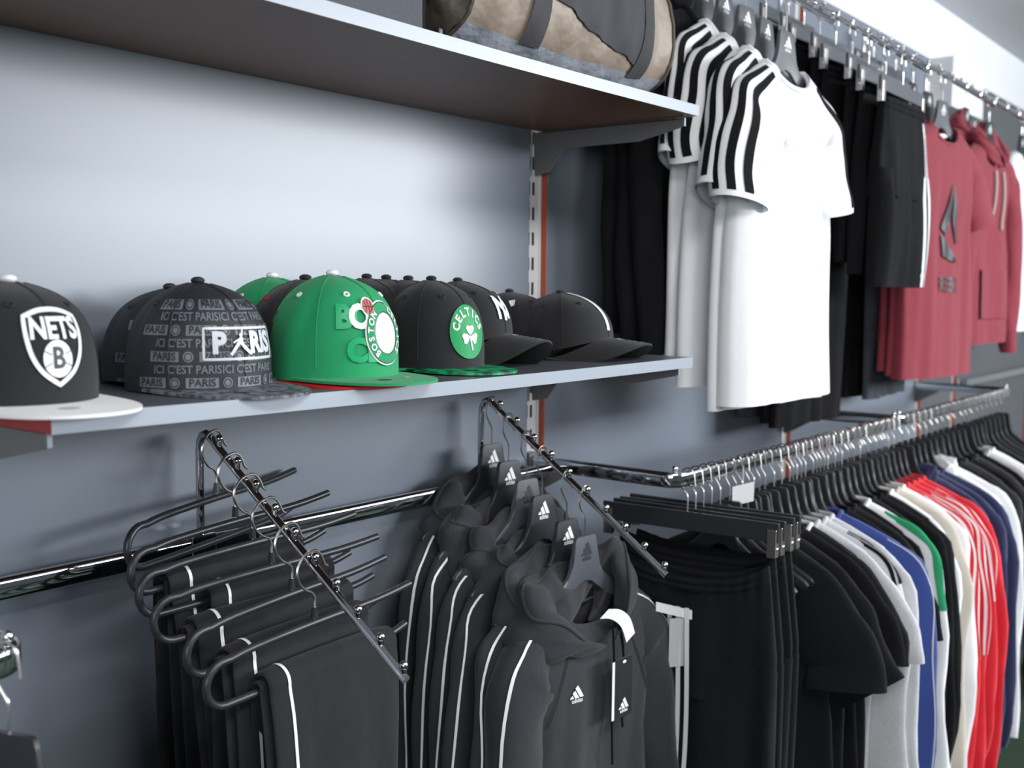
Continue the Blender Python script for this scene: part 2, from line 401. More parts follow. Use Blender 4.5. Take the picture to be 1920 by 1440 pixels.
KY0, KZ0, KDY, KDZ = -.0855, -.0752, -.0393, -.0271   # first knob and knob step on a waterfall arm
def waterfall(x, zoff, label, n=10, post=True):
    t = thing('waterfall_arm', (x, 0, zoff), label, 'display arm', group='chrome waterfall arms with knobs')
    dy, dz = KDY, KDZ; l = sqrt(dy*dy+dz*dz)
    end = Vector((0, KY0+dy*(n-1)-.004, KZ0-.009+dz*(n-1)-.003)); a0 = Vector((0, -.082, -.0825))
    # the bar is a flat steel tube: post up from the wall rail, a bend, then the slope
    path = ([(0, -.040, -.215)] if post else [(0, -.040, -.20)]) + [(0, -.040, -.12), (0, -.0405, -.09)]
    path += [(0, -.0425, -.077), (0, -.048, -.068), (0, -.056, -.0655), (0, -.065, -.0695), tuple(a0), tuple((a0+end)/2), tuple(end)]
    m = MB(); m.tube(path, .0060, 10, flat=1.0)
    m.build('bar', M_chrome, t)
    MB().box(-.02, .02, -.050, -.031, -.247, -.211).build('saddle', M_chrome, t, smooth=False, bevel=.002)
    for k in range(n):
        y = KY0+dy*k; z = KZ0+dz*k
        q = MB().sphere((0, y, z+.0055), .0058, 12, 8); q.tube([(0, y, z-.006), (0, y, z+.001)], .0036, 8); q.build('knob', M_chrome, t)
    return t
waterfall(-.856, 0, 'chrome waterfall arm with knobs holding the folded trousers')
waterfall(-.230, 0, 'chrome waterfall arm with knobs holding the charcoal hoodies')
for i, x in enumerate(AX):
    waterfall(x, AZ, ['upper chrome waterfall arm holding the white striped shirts', 'upper chrome waterfall arm holding the black shorts', 'upper chrome waterfall arm holding the maroon t-shirts', 'upper chrome waterfall arm holding the maroon hoodies', 'far upper chrome waterfall arm at the right edge'][i])
def arm_pt(k, zoff=0., frac=.5):
    # resting point of a hook just behind knob k (0 = nearest to the wall)
    y = KY0+KDY*(k-frac); z = KZ0-.0015+KDZ*(k-frac); return y, z+zoff

# ------------------------------------------------------------------ hangers
def hook_path(h=.085, r=.0115, tail=.03, kink=.0):
    # a wire hook in the XZ plane: rests on the rail at the origin, stem foot at (0,-h)
    pts = [(0, 0, -h), (0, 0, -h+.028), (-.004, 0, -h+.036), (-r-.006, 0, -.030), (-r-.0055, 0, -.016)]
    pts += [(-r*1.25*cos(a)-.0, 0, -.009+(.0125)*sin(a)) for a in (.3, .8, 1.25, 1.57)]
    pts += [(r*1.1*sin(a), 0, -.009+.0125*cos(a)) for a in (.5, 1.0, 1.5)]
    pts += [(r*1.15+.002, 0, -.009-tail*.7)]
    return spl(pts, 3)
def big_hook(h=.088):
    pts = [(.004, 0, -h), (.004, 0, -h+.016), (.004, 0, -h+.028), (-.001, 0, -h+.036), (-.012, 0, -.046), (-.0225, 0, -.035), (-.0265, 0, -.024), (-.0235, 0, -.011), (-.012, 0, -.0005), (.003, 0, .003), (.0125, 0, -.001), (.0185, 0, -.009), (.0225, 0, -.018), (.0285, 0, -.022)]
    return spl(pts, 4)
def slack_hanger(loc, label, rz):
    t = thing('trouser_hanger', loc, label, 'hanger', rz, 'open-ended black trouser hangers')
    MB().tube(big_hook(), .0019, 7).build('hook', M_steel, t)
    zb = -.093; R = .0052
    MB().tube([(.004, 0, -.072), (.004, 0, -.0865)], [.0035, .005], 8).build('ferrule', M_hang, t)
    top = [(.195, 0, zb+.010), (.12, 0, zb+.003), (.004, 0, zb), (-.10, 0, zb-.005), (-.138, 0, zb-.010)]
    c = (-.146, 0, zb-.037); lp = arc(c, .0275, pi/2-.1, 3*pi/2, 10)
    low = [(-.10, 0, zb-.064), (.05, 0, zb-.060), (.14, 0, zb-.056), (.185, 0, zb-.047)]
    MB().tube(spl(top, 4)+lp+spl(low, 4), R, 10).build('frame', M_hang, t)
    return t
PLATE = [(0, 0), (.026, 0), (.032, -.004), (.040, -.048), (.052, -.068), (.085, -.090), (.15, -.116), (.206, -.142), (.212, -.150), (.206, -.158), (.194, -.157), (.12, -.132), (.075, -.116), (.045, -.098), (.02, -.083), (0, -.079)]
def plate_hanger(name, logo=0, thick=.010, gm=None, r=.0115):
    # returns the parts builder: a hanger with a broad neck plate; logo 1 white, 2 tone on tone
    t = thing(name, (0, 0, 0), 'x', 'hanger'); h = .085
    MB().tube(hook_path(h, r), .0015, 6).build('hook', M_steel, t)
    out = PLATE+[(-x, z) for x, z in PLATE[-2:0:-1]]
    # build as strips so that the concave outline fills properly
    m = MB(); n = len(PLATE); up_ = PLATE[:9]; lo = PLATE[:7:-1]
    def tops(s): return [Vector((s*x, 0, z)) for x, z in up_]
    ks = 16
    def at(L_, q):
        f = q*(len(L_)-1); i = min(int(f), len(L_)-2); w = f-i; return L_[i][0]*(1-w)+L_[i+1][0]*w, L_[i][1]*(1-w)+L_[i+1][1]*w
    for s in (-1, 1):
        for yy in (-1, 1):
            m.grid(lambda u, v: (lambda a, b: (s*(a[0]*(1-v)+b[0]*v), yy*thick/2*(1-.35*abs(2*v-1)**4), -h+a[1]*(1-v)+b[1]*v))(at(up_, u), at(lo, u)), 22, 6)
        for L_, v in ((up_, 0), (lo, 1)):
            m.grid(lambda u, w: (lambda a: (s*a[0], (w-.5)*thick*.65, -h+a[1]))(at(L_, u)), 22, 1)
    m.build('body', gm or M_hang, t, ang=50)
    if logo:
        lm = MB(); three_bars(lm, lambda x, y: (x, -thick/2-.0006, -h-.034+y), .034)
        lm.build('logo', M_logo if logo == 1 else M_logod, t, smooth=False)
    return t
def clip_hanger(name='clip_hanger', half=.17, gm=None, hgt=.034):
    t = thing(name, (0, 0, 0), 'x', 'hanger'); h = .080
    MB().tube(hook_path(h), .0016, 6).build('hook', M_steel, t)
    MB().box(-half, half, -.004, .004, -h-hgt, -h).build('bar', gm or M_hang, t, smooth=False, bevel=.0015)
    for s in (-1, 1):
        m = MB(); m.box(s*(half-.012)-.009, s*(half-.012)+.009, -.0075, .0075, -h-hgt-.028, -h-.012)
        m.tube([(s*(half-.012)-.011, 0, -h-hgt-.012), (s*(half-.012)+.011, 0, -h-hgt-.012)], .0035, 8)
        m.build('clip', M_steel, t, smooth=False, bevel=.001)
    return t

# ------------------------------------------------------------------ caps on the lower shelf
CAPG = 'caps on the lower shelf'
class Cap:
    def __init__(s, x, y, phi, label, H=.13, rx=.084, ry=.096, crown=None, brim=None, under=None, button=None, eyelet=None, ef=.52, eb=.72, curved=False,
                 brim_len=.068, lift=.0, full=True, z=T, seams=True, dent=.0035):
        s.H, s.rx, s.ry, s.ef, s.eb, s.lift = H, rx, ry, ef, eb, lift
        s.dent = dent; s.curved = curved; s.brim_len = brim_len
        d = Vector((CAMP.x-x, CAMP.y-y)).normalized(); r = Vector((-d.y, d.x))
        a = radians(phi); fx = d*cos(a)+r*sin(a)
        s.rz = math.atan2(-fx.x, fx.y)
        t = s.t = thing('baseball_cap', (x, y, z), label, 'cap', s.rz, CAPG)
        s.crown_m = crown or M_blackcap
        m = MB(); N = 72; K = 22
        m.grid(lambda u, v: s.pt(2*pi*u, v*.985), N, K, cu=True)
        m.grid(lambda u, v: s.pt(2*pi*u, .985*(1-v)*.30, -.0022), N, 5, cu=True)      # turned-in band inside
        m.build('crown', s.crown_m, t)
        MB().sphere((0, 0, H+.0005), .0085, 14, 8, sz=.55).build('button', button or s.crown_m, t)
        if full:
            if seams:
                for k in range(6):
                    th = k*pi/3
                    if k == 0 and eyelet == 'none0': continue
                    q = MB(); q.tube([s.pt(th, .02+.95*i/14, .0002) for i in range(15)], .0010, 5); q.build('seam', s.crown_m, t)
            for k in range(6):
                th = (k+.5)*pi/3; p = s.pt(th, .62, .0004); n = s.nrm(th, .62)
                q = MB(); a_ = n.orthogonal().normalized(); b_ = n.cross(a_)
                q.tube([p+(a_*cos(w)+b_*sin(w))*.0032 for w in [2*pi*i/12 for i in range(12)]], .0014, 6, closed=True)
                q.build('eyelet', eyelet if eyelet not in (None, 'none0') else s.crown_m, t)
        s.brim(brim or s.crown_m, under or brim or s.crown_m)
    def pt(s, th, v, off=0.):
        ang = v*pi/2; w = ((1+cos(th))/2)**1.3; e = s.eb+(s.ef-s.eb)*w
        g = cos(ang)**e; h = sin(ang)**e
        h = .84*h+.16*(1-g)**1.0
        p = Vector((s.rx*sin(th)*g, s.ry*cos(th)*g, s.H*h + s.lift*(1-h)*((1+cos(th))/2)**2))
        if s.dent:
            d_ = s.dent*sin(pi*min(1, v*1.25))*(exp(-((th-1.30+.25*v)/.10)**2)+.7*exp(-((th-1.78+.1*v)/.12)**2)+.5*exp(-((th-2.4)/.15)**2))
            p.x -= d_*sin(th); p.y -= d_*cos(th)
        if off:
            n = s.nrm(th, v); p = p+n*off
        return p
    def nrm(s, th, v):
        e = 1e-3; v = min(max(v, .002), .97)
        a = s.pt(th+e, v)-s.pt(th-e, v); b = s.pt(th, v+e)-s.pt(th, v-e); n = a.cross(b).normalized()
        c = s.pt(th, v); 
        return n if n.dot(Vector((c.x, c.y, .02))) > 0 else -n
    def front(s, u, z, off=.0012, th0=0.):
        # decal point u metres round from the front centre (seen from outside +u is to the right), z above the base
        th = th0-u/(s.rx*1.05); lo, hi = .001, .97
        for _ in range(18):
            v = (lo+hi)/2
            if s.pt(th, v).z < z: lo = v
            else: hi = v
        return s.pt(th, v, off)
    def brim_pt(s, a, b, dz=0.):
        A = radians(82)
        ext = s.brim_len*max(0, (1-(abs(a)/A)**3.2))**.62
        x = s.rx*sin(a)*(1+.05*b)*.995; y = s.ry*cos(a)*.995 + ext*b
        z = .0045 if not s.curved else s.lift+.004
        if s.curved: z -= (s.lift+.001)*min(1.0, (x/(s.rx*.93))**2)*(1.0) + .10*ext*b
        else: z -= .04*ext*b+.0*(x/s.rx)**2
        return Vector((x, y, z+dz))
    def brim(s, m1, m2):
        A = radians(82); m = MB(); th = .0034
        f = lambda u, v: s.brim_pt(-A+2*A*u, v, 0)
        g = lambda u, v: s.brim_pt(-A+2*A*u, v, -th)
        m.grid(f, 44, 10, mi=0); m.grid(g, 44, 10, mi=1); m.grid(lambda u, v: s.brim_pt(-A+2*A*u, 1, -th*v), 44, 1, mi=0); m.grid(lambda u, v: s.brim_pt(-A+2*A*u, 0, -th*v), 44, 1, mi=0)
        s.brim_o = m.build('brim', [m1, m2], s.t, ang=50)
    def sticker(s, a, b, r, mm, name='sticker', sx=1.7):
        m = MB(); n = 18; c = s.brim_pt(a, b)
        pts = []
        for i in range(n):
            w = 2*pi*i/n; q = s.brim_pt(a+sx*r*cos(w)/s.rx*.8, b+r*sin(w)/s.brim_len, .0006); pts.append(q)
        m.add([c+Vector((0, 0, .0007))]+pts, [(0, 1+i, 1+(i+1) % n) for i in range(n)]); m.build(name, mm, s.t)

def ell(cx, cy, a, b, n=32): return [(cx+a*cos(2*pi*i/n), cy+b*sin(2*pi*i/n)) for i in range(n)]

# --- black cap with shield badge and white brim
c = Cap(-1.218, -.222, 30, 'black cap with white brim and NETS shield badge at left', H=.128, rx=.084, ry=.087, crown=M_blackcap, brim=M_whitecap, button=M_whitecap, brim_len=.080)
SH = [(.94*a, .96*b) for a, b in [(-.0355, .030), (-.018, .0355), (0, .037), (.018, .0355), (.0355, .030), (.0345, .012), (.029, -.010), (.018, -.027), (0, -.040), (-.018, -.027), (-.029, -.010), (-.0345, .012)]]
fz = .062
F = lambda o: (lambda u, v: c.front(u, fz+v, o))
m = MB(); put_band(m, [(p.x, p.y) for p in spl([(a, b, 0) for a, b in SH[:5]], 5)]+[(p.x, p.y) for p in spl([(a, b, 0) for a, b in SH[4:9]], 5)][1:]+[(p.x, p.y) for p in spl([(a, b, 0) for a, b in SH[8:]+SH[:1]], 5)][1:-1], .0046, F(.0016)); m.build('badge_outline', M_logo, c.t)
m = MB(); put_text(m, 'NETS', .029, F(.0016), .035, 0, .0165, .85, .005); m.build('lettering', M_logo, c.t)
m = MB(); put_poly(m, ell(0, -.0125, .0165, .0185), F(.0013), 0, 4); m.build('badge_ball', M_logo, c.t)
m = MB(); put_text(m, 'B', .030, F(.0021), .02, 0, -.0125, .85, .005)
for sg_ in (-1, 1):
    for k in (0, 1): put_band(m, [(sg_*(.0075+.008*q/5), -.0125+(k*2-1)*(.004+.004*q/5)) for q in range(6)], .0008, F(.0020), False)
m.build('badge_letter', M_logod, c.t)
c.sticker(.12, .42, .0075, M_cardg)
c_nets = c

# --- charcoal patterned caps
def paris(x, y, phi, label, front):
    c = Cap(x, y, phi, label, H=.129 if front else .117, rx=.085, ry=.088, crown=M_darkcap, brim=M_patbrim, under=M_darkcap, brim_len=.076, seams=front, z=T+(0 if front else .004))
    F = lambda o: (lambda u, v: c.front(u, v, o))
    row = 0
    for zc in ((.012, .027, .042, .057, .072, .087, .101) if front else (.03, .05, .07)):
        m = MB(); row += 1
        span = (.135 if front else .05) * (1 if zc < .08 else .75)
        off = -.03
        if row % 2 == 0:
            for k in range(-1, 2): 
                uu = k*.082+.01
                if -.16 < uu < .08: put_text(m, "ICI C'EST PARIS", .0135, F(.0009), .012, uu, zc, .9, .008)
        else:
            for k in range(-2, 2):
                uu = k*.062+(row % 4)*.008
                if uu < -.15 or uu > .09: continue
                b = [(uu-.019, zc-.0058), (uu+.019, zc-.0058), (uu+.019, zc+.0058), (uu-.019, zc+.0058)]
                put_poly(m, dense(b, .006), F(.0005), 0, 3)
                put_text(m, 'PARIS', .0125, F(.0011), .02, uu, zc, 1.0, .008, mi=1)
                put_poly(m, ell(uu+.030, zc, .0062, .0062, 16), F(.0007), 0, 2); put_band(m, ell(uu+.030, zc, .0042, .0042, 12), .0012, F(.0012), True, 1)
        m.build('printed_row', [M_pat, M_darkcap], c.t)
    if front:
        x0, x1, z0, z1 = -.052, .052, .039, .074
        m = MB(); put_band(m, dense([(x0, z0), (x1, z0), (x1, z1), (x0, z1)], .006), .0030, F(.0022)); m.build('box_outline', M_silverprint, c.t)
        for ch, u_, s_ in (('P', -.034, 1.), ('RIS', .0275, .92)):
            m = MB(); put_text(m, ch, .033, F(.0023), .05, u_, .0565, s_, .006); m.build('letter' if len(ch) < 2 else 'lettering', M_silverprint, c.t)
        # the leaping figure that stands in for the A
        m = MB(); j = (-.006, .0565)
        for seg_, w in ((((0, .004), (-.004, -.001), (-.011, -.010), (-.014, -.013)), .0040), (((0, .003), (.004, -.003), (.012, -.010), (.016, -.012)), .0040), (((-.001, -.001), (.001, .005), (.002, .007)), .0052), (((.001, .006), (.003, .011), (.0035, .0155)), .0022), (((.001, .006), (-.006, .003), (-.010, .001)), .0020)):
            put_band(m, [(j[0]+a, j[1]+b) for a, b in seg_], w, F(.0024), False)
        put_poly(m, ell(j[0]+.0005, j[1]+.0098, .0019, .0021, 10), F(.0024), 0, 1); put_poly(m, ell(j[0]+.004, j[1]+.0165, .0016, .0016, 10), F(.0024), 0, 1)
        m.build('figure_emblem', M_silverprint, c.t)
        c.sticker(.35, .5, .006, M_tag)
    return c
M_pat = mat('pattern_print', (112, 117, 128), rough=.45)
M_silverprint = mat('silver_print', (205, 210, 218), rough=.28, spec=.6)
M_patbrim = mat('patterned_brim', (96, 99, 108), rough=.5, var=.7, vscale=110, con=.12, bump=.5, bscale=300)
paris(-.948, -.110, 36, 'charcoal patterned cap half hidden behind the silver-lettered one', False)
paris(-.980, -.214, 36, 'charcoal patterned cap with large silver PARIS box print', True)

# --- green caps and the black one between them
def plain(x, y, phi, label, **k): return Cap(x, y, phi, label, full=k.pop('full', True), **k)
plain(-.785, -.116, 45, 'green cap with white button, rearmost behind the green front cap', H=.138, rx=.085, ry=.086, crown=M_green, button=M_whitecap, eyelet=M_whitecap, z=T)
plain(-.787, -.188, 30, 'black cap with red eyelets and red brim between two green caps', H=.135, rx=.086, ry=.088, crown=M_blackcap, button=M_blackcap, eyelet=M_redcap, brim=M_redcap, brim_len=.100, z=T)
c = Cap(-.792, -.247, 45, 'bright green cap with white button and round BOSTON patch', H=.137, rx=.086, ry=.089, crown=M_green, brim=M_green, under=M_cardg, button=M_whitecap, eyelet=M_whitecap, brim_len=.070, z=T+.004)
F = lambda o: (lambda u, v: c.front(u, v, o))
m = MB(); put_text(m, 'BOS', .040, F(.0022), .05, -.032, .080, 1.0, .006); put_text(m, 'CE', .040, F(.0022), .05, -.030, .038, 1.0, .006)
M_greenpr = mat('tonal_green_print', (22, 166, 108), rough=.4)
m.build('tonal_lettering', M_greenpr, c.t)
m = MB(); put_text(m, 'O', .040, F(.0026), .05, -.0335, .080, 1.0, .006); m.build('white_letter', M_logo, c.t)
pc = (.008, .060)
m = MB(); put_poly(m, ell(pc[0], pc[1], .037, .041, 40), F(.0030), 0, 6); put_poly(m, ell(pc[0]-.026, pc[1]+.033, .012, .012, 20), F(.0031), 0, 3); m.build('patch_base', M_logo, c.t)
m = MB(); q = ell(pc[0], pc[1], .0285, .0325, 40); put_band(m, q, .0105, F(.0036)); m.build('patch_ring', M_green, c.t)
m = MB()
put_band(m, ell(pc[0], pc[1], .0345, .0385, 40), .0012, F(.0040)); put_band(m, ell(pc[0], pc[1], .0225, .0265, 40), .0012, F(.0040)); m.build('patch_outline', M_logod, c.t)
m = MB()
for i, ch in enumerate('BOSTON'):
    a = radians(250-i*19-20); put_text(m, ch, .0115, F(.0042), .03, pc[0]+.0285*cos(a), pc[1]+.0325*sin(a), 1, .006, 0, a+pi/2-pi)
m.build('patch_lettering', M_logo, c.t)
m = MB()
for i, ch in enumerate('CELTICS'):
    a = radians(55-i*17+4); put_text(m, ch, .0115, F(.0042), .03, pc[0]+.0285*cos(a), pc[1]+.0325*sin(a), 1, .006, 0, a-pi/2)
m.build('patch_lettering', M_logo, c.t)
m = MB(); put_poly(m, ell(pc[0]-.026, pc[1]+.033, .0098, .0098, 20), F(.0038), 0, 3); m.build('patch_ball', mat('ball_pink', (196, 104, 100), rough=.7), c.t)
m = MB()
for q in ([(-.009, 0), (0, 0), (.009, 0)], [(0, -.009), (0, 0), (0, .009)], [(-.006, .007), (-.0035, 0), (-.006, -.007)], [(.006, .007), (.0035, 0), (.006, -.007)]):
    put_band(m, [(pc[0]-.026+a, pc[1]+.033+b) for a, b in dense(q, .003, False)], .0009, F(.0044), False)
m.build('ball_lines', M_logod, c.t)
c.sticker(.28, .45, .0065, M_tag); c.sticker(-.22, .40, .0045, M_cardg)

# --- black caps behind and the one with the round green badge
M_camob = mat('green_camo_brim', (14, 128, 84), rough=.45, var=.8, vscale=55, con=.12)
for k, (x, y) in enumerate(((-.585, -.100), (-.550, -.108), (-.528, -.135))):
    plain(x, y, 42, ['black cap rearmost in the nested row behind the shamrock badge cap', 'black cap second from the back behind the shamrock badge cap', 'black cap directly behind the shamrock badge cap'][k], H=.1375, rx=.084, ry=.080, crown=M_blackcap, brim=M_camob, brim_len=.07 if k == 2 else .05, eyelet=M_whitecap if k == 0 else None, z=T+.001*(2-k))
c = Cap(-.540, -.195, 44, 'black cap with round green shamrock badge and green camouflage brim', H=.137, rx=.080, ry=.085, crown=M_blackcap, brim=M_camob, under=M_cardg, brim_len=.070)
F = lambda o: (lambda u, v: c.front(u, v, o))
pc = (-.002, .058)
m = MB(); put_poly(m, ell(pc[0], pc[1], .0365, .040, 40), F(.0020), 0, 7); m.build('badge', mat('badge_green', (10, 150, 84), rough=.55), c.t)
m = MB()
for i, ch in enumerate('CELTICS'):
    a = radians(166-i*25.5); put_text(m, ch, .0165, F(.0028), .035, pc[0]+.0255*cos(a), pc[1]+.001+.0275*sin(a), 1, .006, 0, a-pi/2)
m.build('badge_lettering', M_logo, c.t)
m = MB()
for a in (90, 200, -20):
    a = radians(a); ca, sa = cos(a), sin(a)
    leaf = [(.001, 0), (.006, .0055), (.0115, .0085), (.0155, .006), (.0145, 0), (.0155, -.006), (.0115, -.0085), (.006, -.0055)]
    put_poly(m, [(pc[0]+p*ca-q*sa, pc[1]-.006+p*sa+q*ca) for p, q in leaf], F(.0028), 0, 3)
put_band(m, [(pc[0], pc[1]-.006), (pc[0]+.0015, pc[1]-.016), (pc[0]+.0045, pc[1]-.027)], .0030, F(.0028), False)
m.build('shamrock', M_logo, c.t); c.sticker(.3, .45, .0065, M_tag)

# --- curved-brim caps
c = Cap(-.405, -.132, 54, 'black curved-brim cap with white interlocked NY letters', H=.136, rx=.083, ry=.097, crown=M_blackcap, ef=.74, eb=.74, curved=True, lift=.046, brim_len=.078)
F = lambda o: (lambda u, v: c.front(u, v, o))
m = MB(); put_text(m, 'N', .045, F(.0022), .02, 0, .088, 1.05, .006); m.build('letter', M_logo, c.t)
m = MB(); put_text(m, 'Y', .054, F(.0026), .012, .001, .088, 1.0, .006); m.build('letter', M_logo, c.t)
c.sticker(.0, .25, .005, M_cardg)
for k in range(5):
    m = MB(); b = .2+.15*k; m.tube([c.brim_pt(radians(-74+148*i/24), b, .0002) for i in range(25)], .0006, 4); m.build('stitch_line', M_blackcap, c.t)
c = Cap(-.205, -.085, 68, 'black curved-brim cap with white mark behind the white-striped cap', H=.118, rx=.082, ry=.094, crown=M_blackcap, ef=.75, eb=.75, curved=True, lift=.036, brim_len=.05, seams=False)
F = lambda o: (lambda u, v: c.front(u, v, o, -.9))
m = MB(); put_poly(m, dense([(-.010, .100), (.010, .102), (.004, .092), (-.004, .090)], .004), lambda u, v: c.front(u-.098, v, .0015), 0, 2); m.build('white_mark', M_logo, c.t)
c = Cap(-.165, -.172, 60, 'black curved-brim cap with a white stripe over the crown', H=.117, rx=.089, ry=.100, crown=M_blackcap, ef=.78, eb=.72, curved=True, lift=.034, brim_len=.078)
m = MB()
for k, o_ in enumerate((-.007, .007)):
    pass
m.grid(lambda u, v: c.pt((u-.5)*2*.0042/(.083*max(.12, cos(v*pi/2*.93))), .10+.84*v, .0016), 3, 24)
m.build('white_stripe', M_logo, c.t); c.sticker(.0, .3, .005, M_cardg)
for k in range(5):
    m = MB(); b = .2+.15*k; m.tube([c.brim_pt(radians(-74+148*i/24), b, .0002) for i in range(25)], .0006, 4); m.build('stitch_line', M_blackcap, c.t)

# ------------------------------------------------------------------ on the upper shelf: storage box and duffel bag
zt = ZU+T
bx = thing('storage_box', (-.90, -.20, zt), 'dark grey felt storage box left of the duffel bag', 'box')
m = MB(); m.box(-.195, .195, -.130, .130, 0, .24); m.build('body', M_box, bx, smooth=False, bevel=.004)
m = MB(); m.box(-.198, .198, -.133, .133, .235, .285); m.build('lid', M_box, bx, smooth=False, bevel=.004)
bag = thing('duffel_bag', (-.325, -.195, zt), 'taupe duffel bag with dark straps and silver base on the upper shelf', 'bag')
BL, BW, BH = .275, .138, .27
rnd = random.Random(5)
def bagpt(u, th, off=0.):
    # u -1..1 along the bag, th angle round the section
    cx = BL*u; ca, sa = cos(th), sin(th); e = .62
    bulge = 1-.10*abs(u)**3
    y = (BW+off)*bulge*math.copysign(abs(ca)**e, ca); z = BH/2+(BH/2*bulge+off)*math.copysign(abs(sa)**e, sa)
    wr = .0035*sin(9*u+3*th)+.0028*sin(21*u-4*th+1)+.002*sin(37*u+7*th)
    y += wr*math.copysign(1, ca)*abs(ca)**.5; z = max(z, .001)
    if z > .03 and ca < 0: y -= .010*sin(min(1, (z-.03)/.16)*pi)
    return Vector((cx, y, z))
m = MB(); m.grid(lambda u, v: bagpt(-1+2*u, 2*pi*v), 40, 44, cv=True); m.build('body', M_taupe, bag)
for s in (-1, 1):
    def endp(u, v):
        p = bagpt(s, 2*pi*u); c0 = Vector((s*BL, 0, BH/2)); q = c0+(p-c0)*(1-v); q.x += s*.030*(1-(1-v)**2)+.004*sin(7*v+9*u*6.28); return q
    m = MB(); m.grid(endp, 44, 8, cu=True); m.build('end_panel', M_taupe_d if s < 0 else M_taupe, bag)  # left end gets the darker taupe as painted shade
    m = MB(); m.tube([bagpt(s*.995, 2*pi*i/44, .002) for i in range(44)], .0035, 6, closed=True); m.build('piping', M_taupe_d, bag)
def strip(name, u0f, u1f, t0, t1, off, mm, nu=6, nv=24):
    m = MB(); m.grid(lambda u, v: bagpt(u0f(v)*(1-u)+u1f(v)*u, t0+(t1-t0)*v, off), nu, nv); m.build(name, mm, bag)
ab = radians(252); a1 = radians(196)
strip('base_band', lambda v: -1, lambda v: 1, radians(262), radians(219), .0016, M_silver, 40, 8)
for u0 in (-.555, .56):
    strip('strap', lambda v: u0, lambda v: u0+.15, radians(221), radians(95), .0045, M_web, 3, 26)
m = MB(); m.grid(lambda u, v: bagpt(-.42+.98*u, radians((184+26*u)*(1-v)+140*v), .0030), 24, 14); m.build('mesh_panel', M_meshp, bag)
m = MB(); m.tube(spl([(-.29, -.05, .02), (-.30, -.06, .10), (-.305, -.05, .16)], 5), .004, 6); m.build('drawcord', M_web, bag)
m = MB(); m.box(-.30, -.29, -.09, -.07, .005, .03); m.build('buckle', M_hang, bag, smooth=False, bevel=.002)

